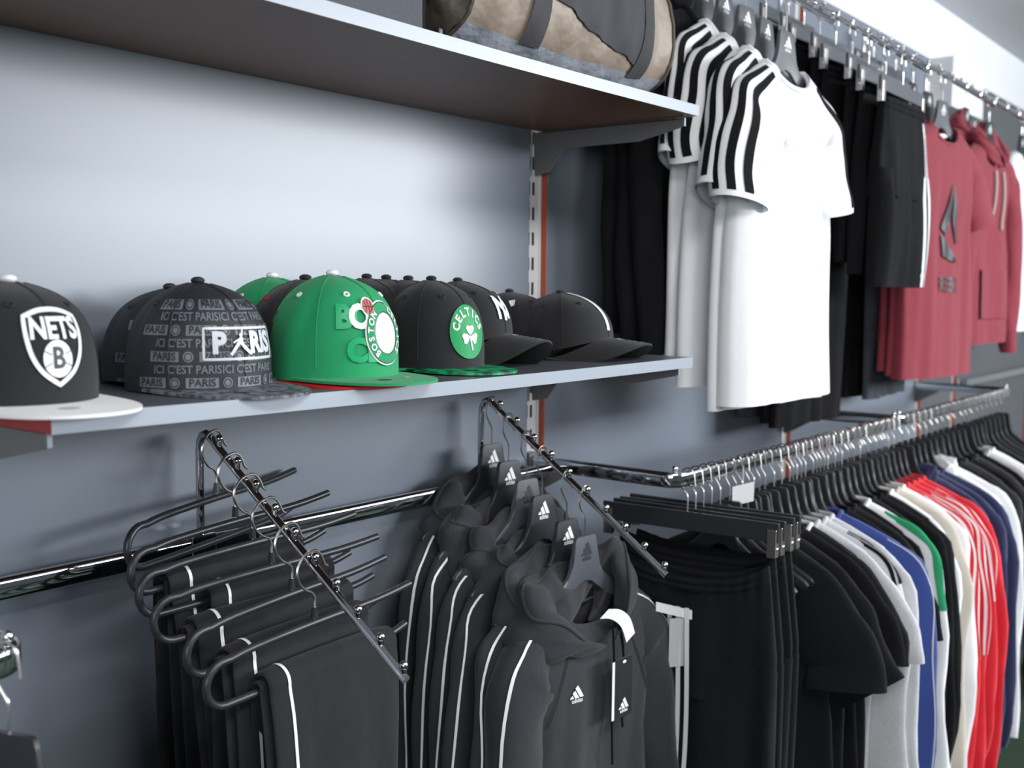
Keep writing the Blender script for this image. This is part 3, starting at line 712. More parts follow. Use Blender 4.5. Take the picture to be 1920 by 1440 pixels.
# ------------------------------------------------------------------ garments (origin = the point where the hook rests; front faces local -Y)
def sgnpow(v, e): return math.copysign(abs(v)**e, v)
class Gar:
    def __init__(s, name, loc, label, cat, m, rz=0., group=None, seed=0, w=.205, neckw=.080, zn=-.158, drop=.060, length=.70, hemw=.225, th=.026, hemth=.036, fold=.006, nf=.05, kind='tee', trim=None, rb=1., ra=1., sway=0., flare=0., bul=.010, droop=0.):
        s.t = thing(name, loc, label, cat, rz, group) if not isinstance(loc, str) else None
        s.__dict__.update(w=w, neckw=neckw, zn=zn, drop=drop, length=length, hemw=hemw, th=th, hemth=hemth, fold=fold, nf=nf, m=m, seed=seed, kind=kind, rb=rb, ra=ra, sway=sway, flare=flare, bul=bul, droop=droop)
        r = random.Random(seed); s.ph = [r.uniform(0, 6.28) for _ in range(12)]; s.fr = [r.uniform(34, 52), r.uniform(70, 105), r.uniform(30, 55), r.uniform(70, 110)]
        s.trim = trim or m
    def body_pt(s, u, v, off=0.):
        th = 2*pi*u; cx, sy = cos(th), sin(th); front = max(0, -sy)
        NS = .16
        if v < NS:
            q = v/NS; a = s.neckw+(s.w-s.neckw)*q**.85; z = s.zn-s.drop*q-s.nf*front*(1-q)**1.2; b = .030*(1-q)+s.th*q; g = 0
        else:
            q = (v-NS)/(1-NS); ln = s.length-s.drop
            z = s.zn-s.drop-ln*q; a = s.w*(1-q)+s.hemw*q - .012*sin(pi*min(1, q*2.2))*(q < .4545); b = s.th+(s.hemth-s.th)*q+s.bul*sin(pi*min(1, q*3)); g = min(1, q*2.5)
        x = a*sgnpow(cx, .80); y = (b+off)*sgnpow(sy, .70)
        k = 0 if sy < 0 else 2
        fo = s.fold*g*(.62*sin(x*s.fr[k]+s.ph[k]+z*2.2)+.38*sin(x*s.fr[k+1]+s.ph[k+1]-z*3.5)+.45*sin(x*19+s.ph[6]+z*4))
        y += fo*min(1, abs(sy)*1.6)+s.sway*q*g
        x += .006*g*sin(z*9+s.ph[5])*abs(cx)
        return Vector((x, y, z))
    def body(s, nu=56, nv=30):
        m = MB(); m.grid(lambda u, v: s.body_pt(u, v), nu, nv, cu=True)
        m.grid(lambda u, v: s.body_pt(u, 1-.03*v, -.0025), nu, 1, cu=True)      # turned hem inside
        m.build('body', s.m, s.t, ang=75); return s
    def collar(s, r=.006, mm=None):
        m = MB(); m.tube([s.body_pt(i/36, .004) for i in range(36)], r, 8, closed=True); m.build('collar', mm or s.trim, s.t); return s
    def hemband(s, mm=None):
        m = MB(); m.grid(lambda u, v: s.body_pt(u, .93+.07*v, .0015-.004*(v > .5)), 56, 2, cu=True); m.build('hem_band', mm or s.trim, s.t); return s
    # sleeves: outer line + section radii
    def sl_def(s, side):
        r = random.Random(s.seed*7+side); j = lambda a: r.uniform(-a, a)
        zn = s.zn; fl = s.flare
        if s.kind == 'tee':
            dr = s.droop
            out = [(.076, zn-.001), (.14, zn-.028), (.205, zn-.062), (.262+fl*.3-.016*dr, zn-.125-.012*dr), (.300+fl*.7+j(.012)-.034*dr, zn-.19-.03*dr), (.322+fl+j(.015)-.046*dr, zn-.255+j(.01)-.03*dr)]
            ra = [.030, .050, .070, .080, .082, .082]; rb = [.026, .032, .040, .045, .048, .050]; ys = [0, 0, -.002, -.006, -.010, -.014]
        else:
            out = [(.076, zn-.001), (.14, zn-.028), (.205, zn-.062), (.246, zn-.120), (.268+j(.006), zn-.25), (.278+j(.012), zn-.44), (.276+j(.014), zn-.62), (.266+j(.014), zn-.745)]
            ra = [.030, .050, .068, .070, .062, .054, .046, .038]; rb = [.026, .032, .040, .044, .042, .038, .034, .028]; ys = [0, 0, -.002, -.006, -.012, -.018, -.022, -.024]
        n = len(out); T_ = [i/(n-1) for i in range(n)]
        ws = s.w/.205; P = spl([(a*ws, y, b) for (a, b), y in zip(out, ys)], 6); N = len(P)-1
        def f(v):
            x = v*N; i = min(int(x), N-1); w = x-i; p = P[i]*(1-w)+P[i+1]*w; d = (P[i+1]-P[max(i-1, 0)]).normalized()
            return p, Vector((-d.z, 0, d.x)).normalized(), interp(T_, ra, v)*s.ra, interp(T_, rb, v)*s.rb
        return f
    def sl_pt(s, side, u, v, off=0., f=None):
        p, n1, ra, rb = f(v); th = 2*pi*u
        c = p-n1*ra; k = s.ph[4+side]
        wob = 1+min(1, v*2)*(.07*sin(v*17+th*2+k)+.05*sin(v*31-th*3+2*k))*(1.0 if s.kind != 'tee' else .30)
        q = c+n1*(ra*wob+off)*cos(th)+Vector((0, 1, 0))*(rb*wob+off)*sin(th)
        q.y += .004*sin(v*14+k)*min(1, v*2)
        return Vector((q.x*(1 if side else -1), q.y, q.z))
    def sleeves(s, nu=28, nv=26, cuffs=False):
        for side in (0, 1):
            f = s.sl_def(side)
            m = MB(); m.grid(lambda u, v: s.sl_pt(side, u, v, 0, f), nu, nv, cu=True); m.grid(lambda u, v: s.sl_pt(side, u, 1-.25*v, -.004, f), nu, 4, cu=True)
            o = m.build('sleeve', s.m, s.t, ang=75)
            if cuffs:
                m = MB(); m.grid(lambda u, v: s.sl_pt(side, u, .90+.10*v, .001-.006*v, f), nu, 3, cu=True); m.build('cuff', s.trim, o)
        return s
    def sl_ribbon(s, th0, th1, v0, v1, mm, name='stripe', off=.0016, sides=(0, 1), nv=26):
        for side in sides:
            f = s.sl_def(side); m = MB(); n = max(2, int(abs(th1-th0)/.16))
            m.grid(lambda u, v: s.sl_pt(side, (th0+(th1-th0)*u)/(2*pi), v0+(v1-v0)*v, off, f), n, nv); m.build(name, mm, s.t, ang=75)
        return s
    def hood(s, mm=None, amp=.012, h=.03, lean=0., fat=1., ysc=1., rise=0., hx=.098):
        # the hood lies collapsed round the neck as a thick soft roll, higher at the back, thin where it meets at the throat
        k = s.ph
        def ctr(u):
            a = radians(-166+332*u); back = (1+cos(a))/2; fr = 1-back; side = -sin(a)
            big = 1+.55*lean*max(0, side)
            return Vector((hx*sin(a)*(.42+.58*back**.5)*(1+.30*lean*max(0, side)), (-.012+.030*cos(a))*ysc, s.zn-.012+h*.5*back-.075*fr**2-.018*lean*max(0, side)+rise*max(0, sin(a))*back**.5)), a, back, big
        def pt(u, v):
            c, a, back, big = ctr(u); w = 2*pi*v
            taper = min(1, sin(pi*min(max(u, .001), .999))*2.3)**.8
            rr_ = .032*fat*(.35+.65*back**.7)*big*taper+.002
            o = Vector((sin(a), cos(a)*.45*ysc, 0))
            f1 = 1+.22*sin(3*w+9*u*3.1+k[0])*sin(5*u*3.1+k[1])+.16*sin(2*w-14*u+k[2])+.10*sin(5*w+23*u+k[3])
            p = c+o*(rr_*f1*cos(w)*1.15)+Vector((0, 0, rr_*f1*sin(w)*(1.0+.35*back)))
            e = amp*taper
            p += Vector((e*.6*sin(11*u+k[4]+w), e*.5*sin(9*u+k[5]+2*w), e*.8*sin(13*u+k[6]+w)))
            return p
        m = MB(); m.grid(pt, 60, 22, cv=True); m.build('hood', mm or s.m, s.t, ang=80)
        # back panel of the hood hanging down inside the neck
        m = MB(); m.grid(lambda u, v: ctr(.5+(u-.5)*.9)[0]*(1-v)+Vector((s.neckw*1.0*sin(radians(-150+300*u)), .030*cos(radians(-150+300*u)), s.zn-.012-s.nf*1.4*((1-cos(radians(-150+300*u)))/2)**1.3))*v, 30, 4); m.build('hood_lining', mm or s.m, s.t, ang=80)
        m = MB(); m.tube([pt(i/60, .20+.05*sin(i*.3)) for i in range(3, 58)], .0030, 6); m.build('hood_seam', mm or s.m, s.t)
        return s
    def front_fn(s, off=.002):
        # decal on the chest: x across, z height
        def f(x, z):
            lo, hi = .16, 1.
            for _ in range(22):
                mid = (lo+hi)/2
                if s.body_pt(.75, mid).z > z: lo = mid
                else: hi = mid
            v = (lo+hi)/2; l2, h2 = .5, 1.
            for _ in range(20):
                mid = (l2+h2)/2
                if s.body_pt(mid, v).x < x: l2 = mid
                else: h2 = mid
            p = s.body_pt((l2+h2)/2, v); return Vector((x, p.y-off, z))
        return f

def slack_trousers(loc, label, rz, seed, x0=-.118, x1=.128, front=.75, back=.70):
    t = thing('folded_trousers', loc, label, 'trousers', rz, 'black trousers folded over hangers'); r = random.Random(seed); ph = [r.uniform(0, 6.28) for _ in range(8)]
    zb = -.152
    def path(R, fl, bl):
        pts = [(R+.020, zb-bl), (R+.014, zb-bl*.5), (R+.006, zb-.08), (R, zb-.01)] + [(R*cos(a), zb+R*sin(a)) for a in [pi*k/6 for k in range(7)]] + [(-R, zb-.01), (-R-.006, zb-.08), (-R-.014, zb-fl*.5), (-R-.020, zb-fl)]
        return spl([(0, a, b) for a, b in pts], 3)
    def leg(R, fl, bl, xa, xb, hw, k):
        P = path(R, fl, bl); N = len(P)-1
        def f(u, v, off=0.):
            x = v*N; i = min(int(x), N-1); w = x-i; p = P[i]*(1-w)+P[i+1]*w; d = (P[i+1]-P[max(i-1, 0)]).normalized(); n = Vector((0, d.z, -d.y))
            n = Vector((0, -d.z, d.y)) if False else n
            th = 2*pi*u; dist = max(0, zb-p.z); g = min(1, dist*3.2)
            cx = (xa+xb)/2+.010*g*sin(ph[k]+dist*5); a = (xb-xa)/2*(1-.10*g)
            q = p+Vector((1, 0, 0))*(cx+a*sgnpow(cos(th), .8))+n*((hw*(1+.9*g)+off)*sgnpow(sin(th), .8))
            q += n*(.006*g*sin(q.x*60+ph[k+2]+dist*3)*abs(sin(th))+.003*g*sin(q.x*120+ph[k+3]-dist*6))
            return q
        return f
    fo = leg(.0165, front, back, x0, x1, .0052, 0); fi = leg(.0075, front-.03, back-.02, x0+r.uniform(-.014, .012), x1-r.uniform(0, .02), .0034, 1)
    for nm, f in (('leg', fi), ('leg', fo)):
        m = MB(); m.grid(lambda u, v: f(u, v), 40, 44, cu=True); m.build(nm, M_trous, t, ang=75)
    # white piping a little in from the left edge on the outer face
    up_ = .5
    def find(xrel, v):
        best = None
        for i in range(60):
            u = i/60; p = fo(u, v); p2 = fo((u+.5) % 1, v)
        return None
    w0, w1 = r.uniform(.355, .37), 0
    for sgn_ in (1,):
        m = MB(); uu = .5-.5*(1-w0*2)*.9
        m.grid(lambda u, v: fo(PU+.010*u, .40+.60*v, .0012), 2, 40); m.build('white_piping', M_logo, t, ang=75)
    return t
PU = .368

def clip_pants(loc, label, rz, seed, m, name='trousers', cat='trousers', length=.95, w=.172, hipw=.20, zt=-.128, th=.022, stripes=None, smat=None, group=None, hemw=.10, split=True, crotch=.27, waist=True, logo=None, wus=None, front_lines=None, wsag=0., fk=1.):
    t = thing(name, loc, label, cat, rz, group); r = random.Random(seed); ph = [r.uniform(0, 6.28) for _ in range(8)]
    def wpt(u, v, off=0.):
        a = 2*pi*u; q = v; z = zt-q*crotch-wsag*(1-cos(a)**2)*(1-q); hw_ = w+(hipw-w)*min(1, q*1.6); b = th*(.75+.5*q)+off
        x = hw_*sgnpow(cos(a), .75); y = b*sgnpow(sin(a), .6)
        g = exp(-((q-.12)/.18)**2)
        y += fk*(.0022*g*sin(x*260+ph[0])+.006*q*sin(x*48+ph[1]+z*3)+.004*q*sin(x*85+ph[2]))*min(1, abs(sin(a))*1.6); return Vector((x, y, z))
    mm = MB(); mm.grid(wpt, 80, 16, cu=True); mm.build('seat', m, t, ang=75)
    if waist:
        for k in range(2):
            q = MB(); q.grid(lambda u, v: wpt(u, .012+.055*k+.05*v, .0015+.003*sin(pi*v)), 90, 4, cu=True); q.build('waistband', m, t, ang=75)
    def lpt(side, u, v, off=0.):
        a = 2*pi*u; z0 = zt-crotch*.72; z = z0-(length-crotch*.72)*v; s = -1 if side == 0 else 1
        cx = s*(hipw-.098)*(1+.04*v); hw_ = .100*(1-v)+hemw*v; b = (th*1.15+.008*sin(pi*v))*(1-.1*v)+off
        x = cx+hw_*sgnpow(cos(a), .8); y = b*sgnpow(sin(a), .7)
        y += fk*(.006*sin(x*50+ph[3+side]+z*3)+.0045*sin(x*90+ph[5+side]-z*4))*min(1, abs(sin(a))*1.6)*min(1, v*3+.4); x += .010*v*sin(z*5+ph[side]); return Vector((x, y, z))
    for side in (0, 1):
        q = MB(); q.grid(lambda u, v: lpt(side, u, v), 36, 24, cu=True); q.grid(lambda u, v: lpt(side, u, 1-.04*v, -.003), 36, 1, cu=True); q.build('leg', m, t, ang=75)
    if stripes:
        side, us = stripes
        for (u0, u1), (w0, w1) in zip(us, wus or us):
            q = MB(); q.grid(lambda u, v: lpt(side, u0+(u1-u0)*u, v*.995, .0022), 2, 30); q.build('stripe', smat or M_logo, t, ang=75)
            q = MB(); q.grid(lambda u, v: wpt(w0+(w1-w0)*u, .14+.64*v, .0035), 2, 12); q.build('stripe', smat or M_logo, t, ang=75)
    for x0_, x1_ in front_lines or ():
        q = MB(); q.grid(lambda u, v: (x0_+(x1_-x0_)*u+.004*sin(v*9), -th*1.25-.0095*fk-.003*sin(v*14), zt-.055-wsag-(length-.06)*v), 2, 30); q.build('stripe', smat or M_logo, t, ang=75)
    if logo is not None:
        q = MB(); side, uu, vv = logo; p = lpt(side, uu, vv, .003); three_bars(q, lambda a, b: (p.x+a, p.y-.002, p.z+b), .03); q.build('logo', M_logo, t, smooth=False)
    return t

# ------------------------------------------------------------------ folded trousers on the first waterfall arm
YAWS = (15, 6, 0, -3, 5, 3)
ORD = ['nearest the wall', 'second from the wall', 'third from the wall', 'fourth from the wall', 'fifth from the wall', 'frontmost']
for k in range(6):
    y, z = arm_pt(k, 0, (.44, .40, .47, .47, .40, .28)[k]); rz = radians(YAWS[k]); loc = (-.852, y, z+.0015)
    slack_hanger(loc, 'open-ended black trouser hanger on the left arm, %s' % ORD[k], rz)
    if k: slack_trousers(loc, 'black trousers with white piping folded over a hanger, %s' % {1: 'nearest the wall', 2: 'second from the wall', 3: 'third from the wall', 4: 'fourth from the wall', 5: 'frontmost'}[k], rz, 20+k, x0=(0, -.126, -.078, -.122, -.116, -.090)[k], x1=(0, .125, .140, .135, .140, .148)[k])

# ------------------------------------------------------------------ charcoal hoodies on the second waterfall arm
hg1 = plate_hanger('garment_hanger', 1); hg2 = plate_hanger('garment_hanger', 2, gm=M_hangg)
HY = (-2, -3, -4, -4, -5, -5)
for k in range(6):
    y, z = arm_pt(k, 0, (.5, .47, .40, .5, .1, .2)[k]); loc = Vector((-.230+(.006 if k == 5 else 0), y, z+.0015)); rz = radians(HY[k])
    src = hg2 if k in (2, 5) else hg1
    lab = ['black hanger with white three-bar logo, nearest the wall among the hoodies', 'black hanger with white three-bar logo, second from the wall among the hoodies', 'grey hanger with faint logo in the middle of the hoodies', 'black hanger with white logo, third from the front of the hoodies', 'black hanger with white logo just behind the front hoodie', 'grey hanger with faint logo holding the front hoodie'][k]
    if k in (0, 2):
        o = src; o.location = loc+Vector((0, 0, H0)); o.rotation_euler = (0, 0, rz); o['label'] = lab; o['group'] = 'hoodie hangers'; o.scale = (.88, 1, 1)
    else: dup(src, loc, lab, rz, 'hoodie hangers', scale=(.88, 1, 1))
    last = k == 5
    g = Gar('hoodie', loc, ['charcoal hoodie with white piping, nearest the wall on the right-hand arm', 'charcoal hoodie, second from the wall on the right-hand arm', 'charcoal hoodie, third from the wall on the right-hand arm', 'charcoal hooded top with stand collar, third from the front', 'charcoal hoodie just behind the front hoodie', 'frontmost charcoal hoodie with black swing tag and white chest logo'][k], 'hoodie', M_navyblk, rz, 'charcoal hoodies on the waterfall arm', seed=40+k, kind='long', w=.190 if k < 5 else .194, neckw=.104, zn=-.176, length=.72, hemw=.215, th=.014 if not last else .034, hemth=.017 if not last else .045, fold=.003 if not last else .008, nf=.055, rb=.42 if not last else .95, bul=.003 if not last else .010)
    g.body(64, 34).sleeves(cuffs=True)
    g.hood(amp=.010 if k != 3 else .004, h=.010 if not last else .020, lean=(.9, 1.1, .9, .3, 1.0, 1.2)[k], fat=(.92, .95, .92, .7, .95, .90)[k], ysc=1. if not last else 1.5, rise=.055 if last else 0., hx=.118)
    g.sl_ribbon(-.66, -.56, .10 if not last else .12, 1.0, M_logo, 'white_piping', .0018)
    if last:
        F = g.front_fn(.0025)
        m = MB(); three_bars(m, lambda x, y: F(-.075+x, -.345+y), .030); m.build('chest_logo', M_logo, g.t, smooth=False)
        # raglan seams, drawstrings, throat seam
        for s in (-1, 1):
            m = MB(); m.tube([F(s*(.062+.075*(i/12)**.8), -.235-.150*i/12)+Vector((0, -.0002, 0)) for i in range(13)], .0011, 5); m.build('raglan_seam', M_navyblk, g.t)
            x = .012 if s < 0 else .040
            pts = [(x*.6, -.060, -.235), (x, -.060, -.30), (x+.004, -.054, -.38), (x+.006, -.056, -.46+.03*s)]
            m = MB(); m.tube(spl(pts, 5), .0022, 6); m.build('drawstring', M_blackcl, g.t)
        # white looped care ribbon at the throat
        m = MB(); pr = spl([(-.005, -.050, -.214), (.012, -.062, -.216), (.030, -.070, -.232), (.042, -.073, -.262)], 5)
        m.grid(lambda u, v: pr[min(len(pr)-1, int(round(v*(len(pr)-1))))]+Vector((.019*(u-.5), -.004*(u-.5), .014*(u-.5))), 1, len(pr)-1); m.build('white_ribbon', M_card, g.t)
        tg = thing('swing_tag', loc+Vector((.018, -.074, -.292)), 'black swing tag with white logo hanging on the front hoodie', 'tag', rz)
        MB().box(-.024, .024, -.0012, .0004, -.108, 0).build('card', M_tag, tg, smooth=False, bevel=.0004)
        MB().box(-.031, -.024, .0004, .0012, -.108, -.004).build('back_card', M_card, tg, smooth=False)
        m = MB(); three_bars(m, lambda x, y: (x, -.0018, -.092+y), .027); m.build('logo', M_logo, tg, smooth=False)
        m = MB(); put_poly(m, ell(0, -.008, .005, .0028, 16), lambda x, y: (x, -.0018, y), 0, 1); m.build('hole', M_logo, tg, smooth=False)
        m = MB(); m.tube(spl([(0, -.001, -.006), (.002, .004, .03), (.0, .012, .055)], 4), .0009, 5); m.build('string', M_blackcl, tg)
        wl = thing('size_label', loc+Vector((.175, -.045, -.235)), 'white paper labels sticking out behind the front hoodie shoulder', 'label', radians(-35))
        MB().box(0, .075, 0, .001, -.018, 0).xf(lambda p: Vector((p.x, p.y, p.z-.30*p.x))).build('strip', M_card, wl, smooth=False)
        MB().box(.030, .062, .003, .004, -.13, -.036).build('ticket', M_cardg, wl, smooth=False)

# ------------------------------------------------------------------ clip hangers with track pants at the start of the front rail
RY, RZ = -.3375, -.1985
ch = clip_hanger('clip_hanger', .182, M_hang, .036)
CX = (.030, .062, .094, .128)
for k, x in enumerate(CX):
    loc = (x, RY, RZ); rz = radians(-90+(4, 2, 5, 3)[k]); lab = 'wide black clip hanger on the front rail, %s' % ['nearest the corner', 'second from the corner', 'third from the corner', 'fourth from the corner'][k]
    if k == 0: o = ch; o.location = Vector(loc)+Vector((0, 0, H0)); o.rotation_euler = (0, 0, rz); o['label'] = lab; o['group'] = 'clip hangers on the front rail'
    else: dup(ch, loc, lab, rz, 'clip hangers on the front rail')
    clip_pants(loc, ['black track pants with three white stripes beside the front hoodie', 'black track pants second on the front rail', 'black track pants third on the front rail', 'black track pants fourth on the front rail'][k], rz, 60+k, M_blackcl2, 'track_pants', 'trousers', length=.95, w=.165, hipw=.185, zt=-.152-.008*(k == 0), th=.013, hemw=.09, wsag=.042 if k < 2 else .02, fk=1.7 if k == 0 else 1., front_lines=((-.022, -.013), (-.004, .005), (.014, .023)) if k == 0 else None, group='track pants on the front rail')

# ------------------------------------------------------------------ tops on the front rails (hangers across the rail)
ph0 = plate_hanger('garment_hanger', 0)
def proto(kind, seed, hood=False, **k):
    g = Gar('top', (0, 0, 0), 'x', 'shirt', M_blackcl, seed=seed, kind=kind, **k)
    return g
def rack_top(x, kind, m, label, seed, rz=-90, hood=False, stripes=None, trim=None, name=None, th=.010, cat=None, **kw):
    loc = (x, RY, RZ); g = Gar(name or {'tee': 't_shirt', 'long': 'sweatshirt'}[kind], loc, label, cat or {'tee': 't-shirt', 'long': 'sweatshirt'}[kind], m, radians(rz), 'tops on the front rails', seed=seed, kind=kind, th=th, hemth=th*1.25, fold=.0040, bul=.004, rb=.42 if kind == 'tee' else .40, trim=trim, **kw)
    g.body(44, 22).sleeves(22, 20, cuffs=(kind == 'long' and not hood and trim is not None)); g.collar(.005)
    if hood: g.hood(amp=.004, h=.02, fat=.6)
    for s in stripes or (): g.sl_ribbon(*s, sides=(1,))
    return g
W3 = lambda mm, a=.34, w=.16, v0=.10, v1=.99: [(-a-w/2, -a+w/2, v0, v1, mm), (-w/2, w/2, v0, v1, mm), (a-w/2, a+w/2, v0, v1, mm)]
R = [ # x, kind, material, label, extra
 (.262, 'tee', M_blackcl2, 'black t-shirt first after the track pants, wide sleeve in front', dict()),
 (.318, 'tee', M_blackcl2, 'black t-shirt second after the track pants', dict()),
 (.372, 'tee', M_blackcl, 'black t-shirt third after the track pants', dict()),
 (.418, 'tee', M_blackcl2, 'black t-shirt with white collar strip before the grey tops', dict(trim=M_logo)),
 (.458, 'tee', M_greycl, 'heather grey t-shirt nearest the black t-shirts', dict(w=.212)),
 (.500, 'long', M_greycl, 'heather grey sweatshirt with black shoulder stripes', dict(w=.218, stripes=W3(M_blackcl, .45, .26, .12, .42))),
 (.540, 'long', M_greycl, 'heather grey sweatshirt next to the royal blue top', dict(w=.228)),
 (.588, 'long', M_bluecl, 'royal blue track top with pale piping', dict(w=.243, stripes=[(-.40, -.30, .2, 1, M_cardg)])),
 (.632, 'tee', M_blackcl, 'black t-shirt just behind the royal blue top', dict()),
 (.676, 'long', M_blackcl2, 'black sweatshirt second behind the royal blue top', dict()),
 (.722, 'long', M_blackcl, 'black sweatshirt just before the green-and-white top', dict()),
 (.768, 'long', M_whitecl, 'white top with green sleeve stripe between black sweatshirts', dict(w=.222, stripes=[(-.65, .05, .10, .55, M_mint)])),
 (.812, 'long', M_blackcl2, 'black sweatshirt just behind the green-and-white top', dict()),
 (.852, 'long', M_blackcl, 'black sweatshirt second behind the green-and-white top', dict()),
 (.893, 'long', M_blackcl2, 'black sweatshirt just before the white sweatshirts', dict()),
 (.936, 'long', M_whitecl, 'white sweatshirt first of the pale group before the red jackets', dict()),
 (.975, 'long', M_beige, 'beige sweatshirt between white sweatshirts', dict()),
 (1.014, 'long', M_whitecl, 'white sweatshirt just before the red striped jackets', dict()),
 (1.056, 'long', M_redcl, 'red track jacket with white stripes, first of the red group', dict(w=.212, stripes=W3(M_whitecl, .50, .16, .1, .7))),
 (1.100, 'long', M_redcl, 'red track jacket with white stripes, middle of the red group', dict(w=.220, stripes=W3(M_whitecl, .50, .16, .1, .7))),
 (1.146, 'long', M_redcl, 'red track jacket with white stripes, last of the red group', dict(w=.228, stripes=W3(M_whitecl, .50, .14, .1, .6))),
 (1.190, 'long', M_redcl, 'plain red sweatshirt just before the navy tops', dict(w=.235)),
 (1.262, 'long', M_navycl, 'navy sweatshirt first after the red group', dict(hood=True)),
 (1.312, 'long', M_navycl, 'navy sweatshirt second after the red group', dict(w=.222)),
 (1.362, 'long', M_navycl, 'navy sweatshirt just before the white hoodies', dict(w=.230)),
 (1.418, 'long', M_whitecl, 'white hoodie first after the navy tops', dict(hood=True)),
 (1.470, 'long', M_whitecl, 'white hoodie second after the navy tops', dict(w=.225, hood=True)),
 (1.530, 'long', M_blackcl2, 'dark grey sweatshirt just after the white hoodies', dict()),
 (1.585, 'long', M_navyblk, 'dark grey sweatshirt second after the white hoodies', dict()),
 (1.640, 'long', M_blackcl, 'black sweatshirt third after the white hoodies', dict()),
 (1.700, 'long', M_navyblk, 'charcoal sweatshirt fourth after the white hoodies', dict()),
 (1.760, 'long', M_blackcl, 'black sweatshirt fifth after the white hoodies', dict()),
 (1.840, 'tee', M_greycl, 'pale grey t-shirt far along the rail at the right edge', dict()),
 (1.890, 'tee', M_whitecl, 'white t-shirt far along the rail at the right edge', dict()),
 (1.950, 'tee', M_blackcl, 'black t-shirt far along the rail at the right edge', dict()),
]
rr = random.Random(11)
for i, (x, kind, m_, lab, kw) in enumerate(R):
    rz = -90+rr.uniform(-5, 5)
    rack_top(x, kind, m_, lab, 100+i, rz, **kw)
    loc = (x, RY, RZ)
    hl = 'black hanger inside the ' + lab.replace(',', '')
    if i == 0: o = ph0; o.location = Vector(loc)+Vector((0, 0, H0)); o.rotation_euler = (0, 0, radians(rz)); o['label'] = hl; o['group'] = 'black hangers on the front rails'
    else: dup(ph0, loc, hl, radians(rz), 'black hangers on the front rails')
# spare hangers squeezed in along both rails
sp = [(.165, 'between the track pants and the first black t-shirt, nearer one'), (.205, 'between the track pants and the first black t-shirt, farther one'), (.235, 'just before the first black t-shirt'), (.295, 'between the first two black t-shirts'), (.345, 'between the second and third black t-shirts'), (.52, 'between the grey sweatshirts'), (.565, 'between grey and royal blue'), (.655, 'behind the royal blue top'), (.70, 'between black sweatshirts near the blue top'), (.745, 'just before the green-and-white top'), (.79, 'just behind the green-and-white top'), (.872, 'among the black sweatshirts'), (.955, 'among the pale sweatshirts'), (1.035, 'just before the red jackets'), (1.078, 'among the red jackets, nearer one'), (1.122, 'among the red jackets, farther one'), (2.02, 'far along the second rail, nearest one'), (2.08, 'far along the second rail, second one'), (2.14, 'far along the second rail, third one'), (2.20, 'far along the second rail, fourth one'), (2.26, 'far along the second rail, fifth one'), (2.33, 'at the far end of the second rail')]
for x, w_ in sp: dup(ph0, (x, RY, RZ), 'empty black hanger %s' % w_, radians(-90+rr.uniform(-4, 4)), 'spare black hangers on the front rails', scale=(.80, 1, 1))
pt_ = thing('price_ticket', (.225, RY-.02, RZ-.052), 'small white price ticket hanging under the front rail near the corner', 'ticket', radians(-50))
MB().box(-.022, .022, 0, .0012, -.040, 0).xf(lambda p: Vector((p.x, p.y, p.z+.25*p.x))).build('card', M_card, pt_, smooth=False)
MB().tube([(0, 0, 0), (0, .003, .02), (0, .002, .038)], .0008, 5).build('string', M_card, pt_)

# ------------------------------------------------------------------ garments on the upper arms
def hang_on(ax, k, zoff=AZ): y, z = arm_pt(k, zoff, .5); return Vector((ax, y, z+.0015))
hgs = {}
hg3 = plate_hanger('garment_hanger', 1, gm=M_hangg)
hg3_used = []
def upper_hanger(loc, label, grey=False, rz=0.):
    if grey and not hg3_used:
        hg3_used.append(1); hg3.location = Vector(loc)+Vector((0, 0, H0)); hg3.rotation_euler = (0, 0, rz); hg3['label'] = label; hg3['group'] = 'hangers on the upper arms'; return hg3
    return dup(hg3 if grey else hg1, loc, label, rz, 'hangers on the upper arms', scale=(1, 1, 1))
for j, k in enumerate((.2, 1.1, 2.0)):
    loc = hang_on(AX[0], k); upper_hanger(loc, 'hanger behind the white striped shirts, %s' % ['nearest the wall', 'second from the wall', 'third from the wall'][j])
    g = Gar('jacket', loc, ['black long jacket nearest the wall behind the white shirts', 'black long jacket in the middle behind the white shirts', 'black long jacket just behind the white striped shirts'][j], 'jacket', M_blackcl, 0, 'black jackets behind the white shirts', seed=200+j, kind='long', w=.22, length=.74, hemw=.25, th=.018, hemth=.024, fold=.006, rb=.6).body().sleeves().collar(.008)
    if j < 2: g.sl_ribbon(-.5, -.15, .05, .4, M_logo); g.sl_ribbon(.2, .5, .05, .4, M_logo)
for j, k in enumerate((3.3, 4.6, 5.8, 7)):
    loc = hang_on(AX[0], k); last = j == 3; rz = radians((2, -3, 3, -2)[j])
    upper_hanger(loc, 'grey hanger in the white striped shirts, %s' % ['rearmost', 'third from the front', 'second from the front', 'frontmost'][j], True, rz)
    g = Gar('t_shirt', loc, ['white t-shirt with three black sleeve stripes, rearmost of the white ones', 'white t-shirt with three black sleeve stripes, third from the front', 'white t-shirt with three black sleeve stripes, second from the front', 'frontmost white t-shirt with three black sleeve stripes'][j], 't-shirt', M_whitecl, rz, 'white striped t-shirts', seed=220+j, kind='tee', w=.215, length=.72+.012*j*(j != 3)-.02*(j == 3), hemw=.232, th=.020 if not last else .03, hemth=.028 if not last else .05, fold=.007, rb=.95 if j else .7, nf=.05, flare=0., droop=1.).body().sleeves().collar(.006)
    for a in (-1.28, -.66, -.04): g.sl_ribbon(a, a+.32, .10, .95, M_blackcl)
    if last:
        F = g.front_fn(.003); m = MB(); three_bars(m, lambda x, y: F(-.07+x, -.33+y), .02); m.build('chest_logo', M_cardg, g.t, smooth=False)
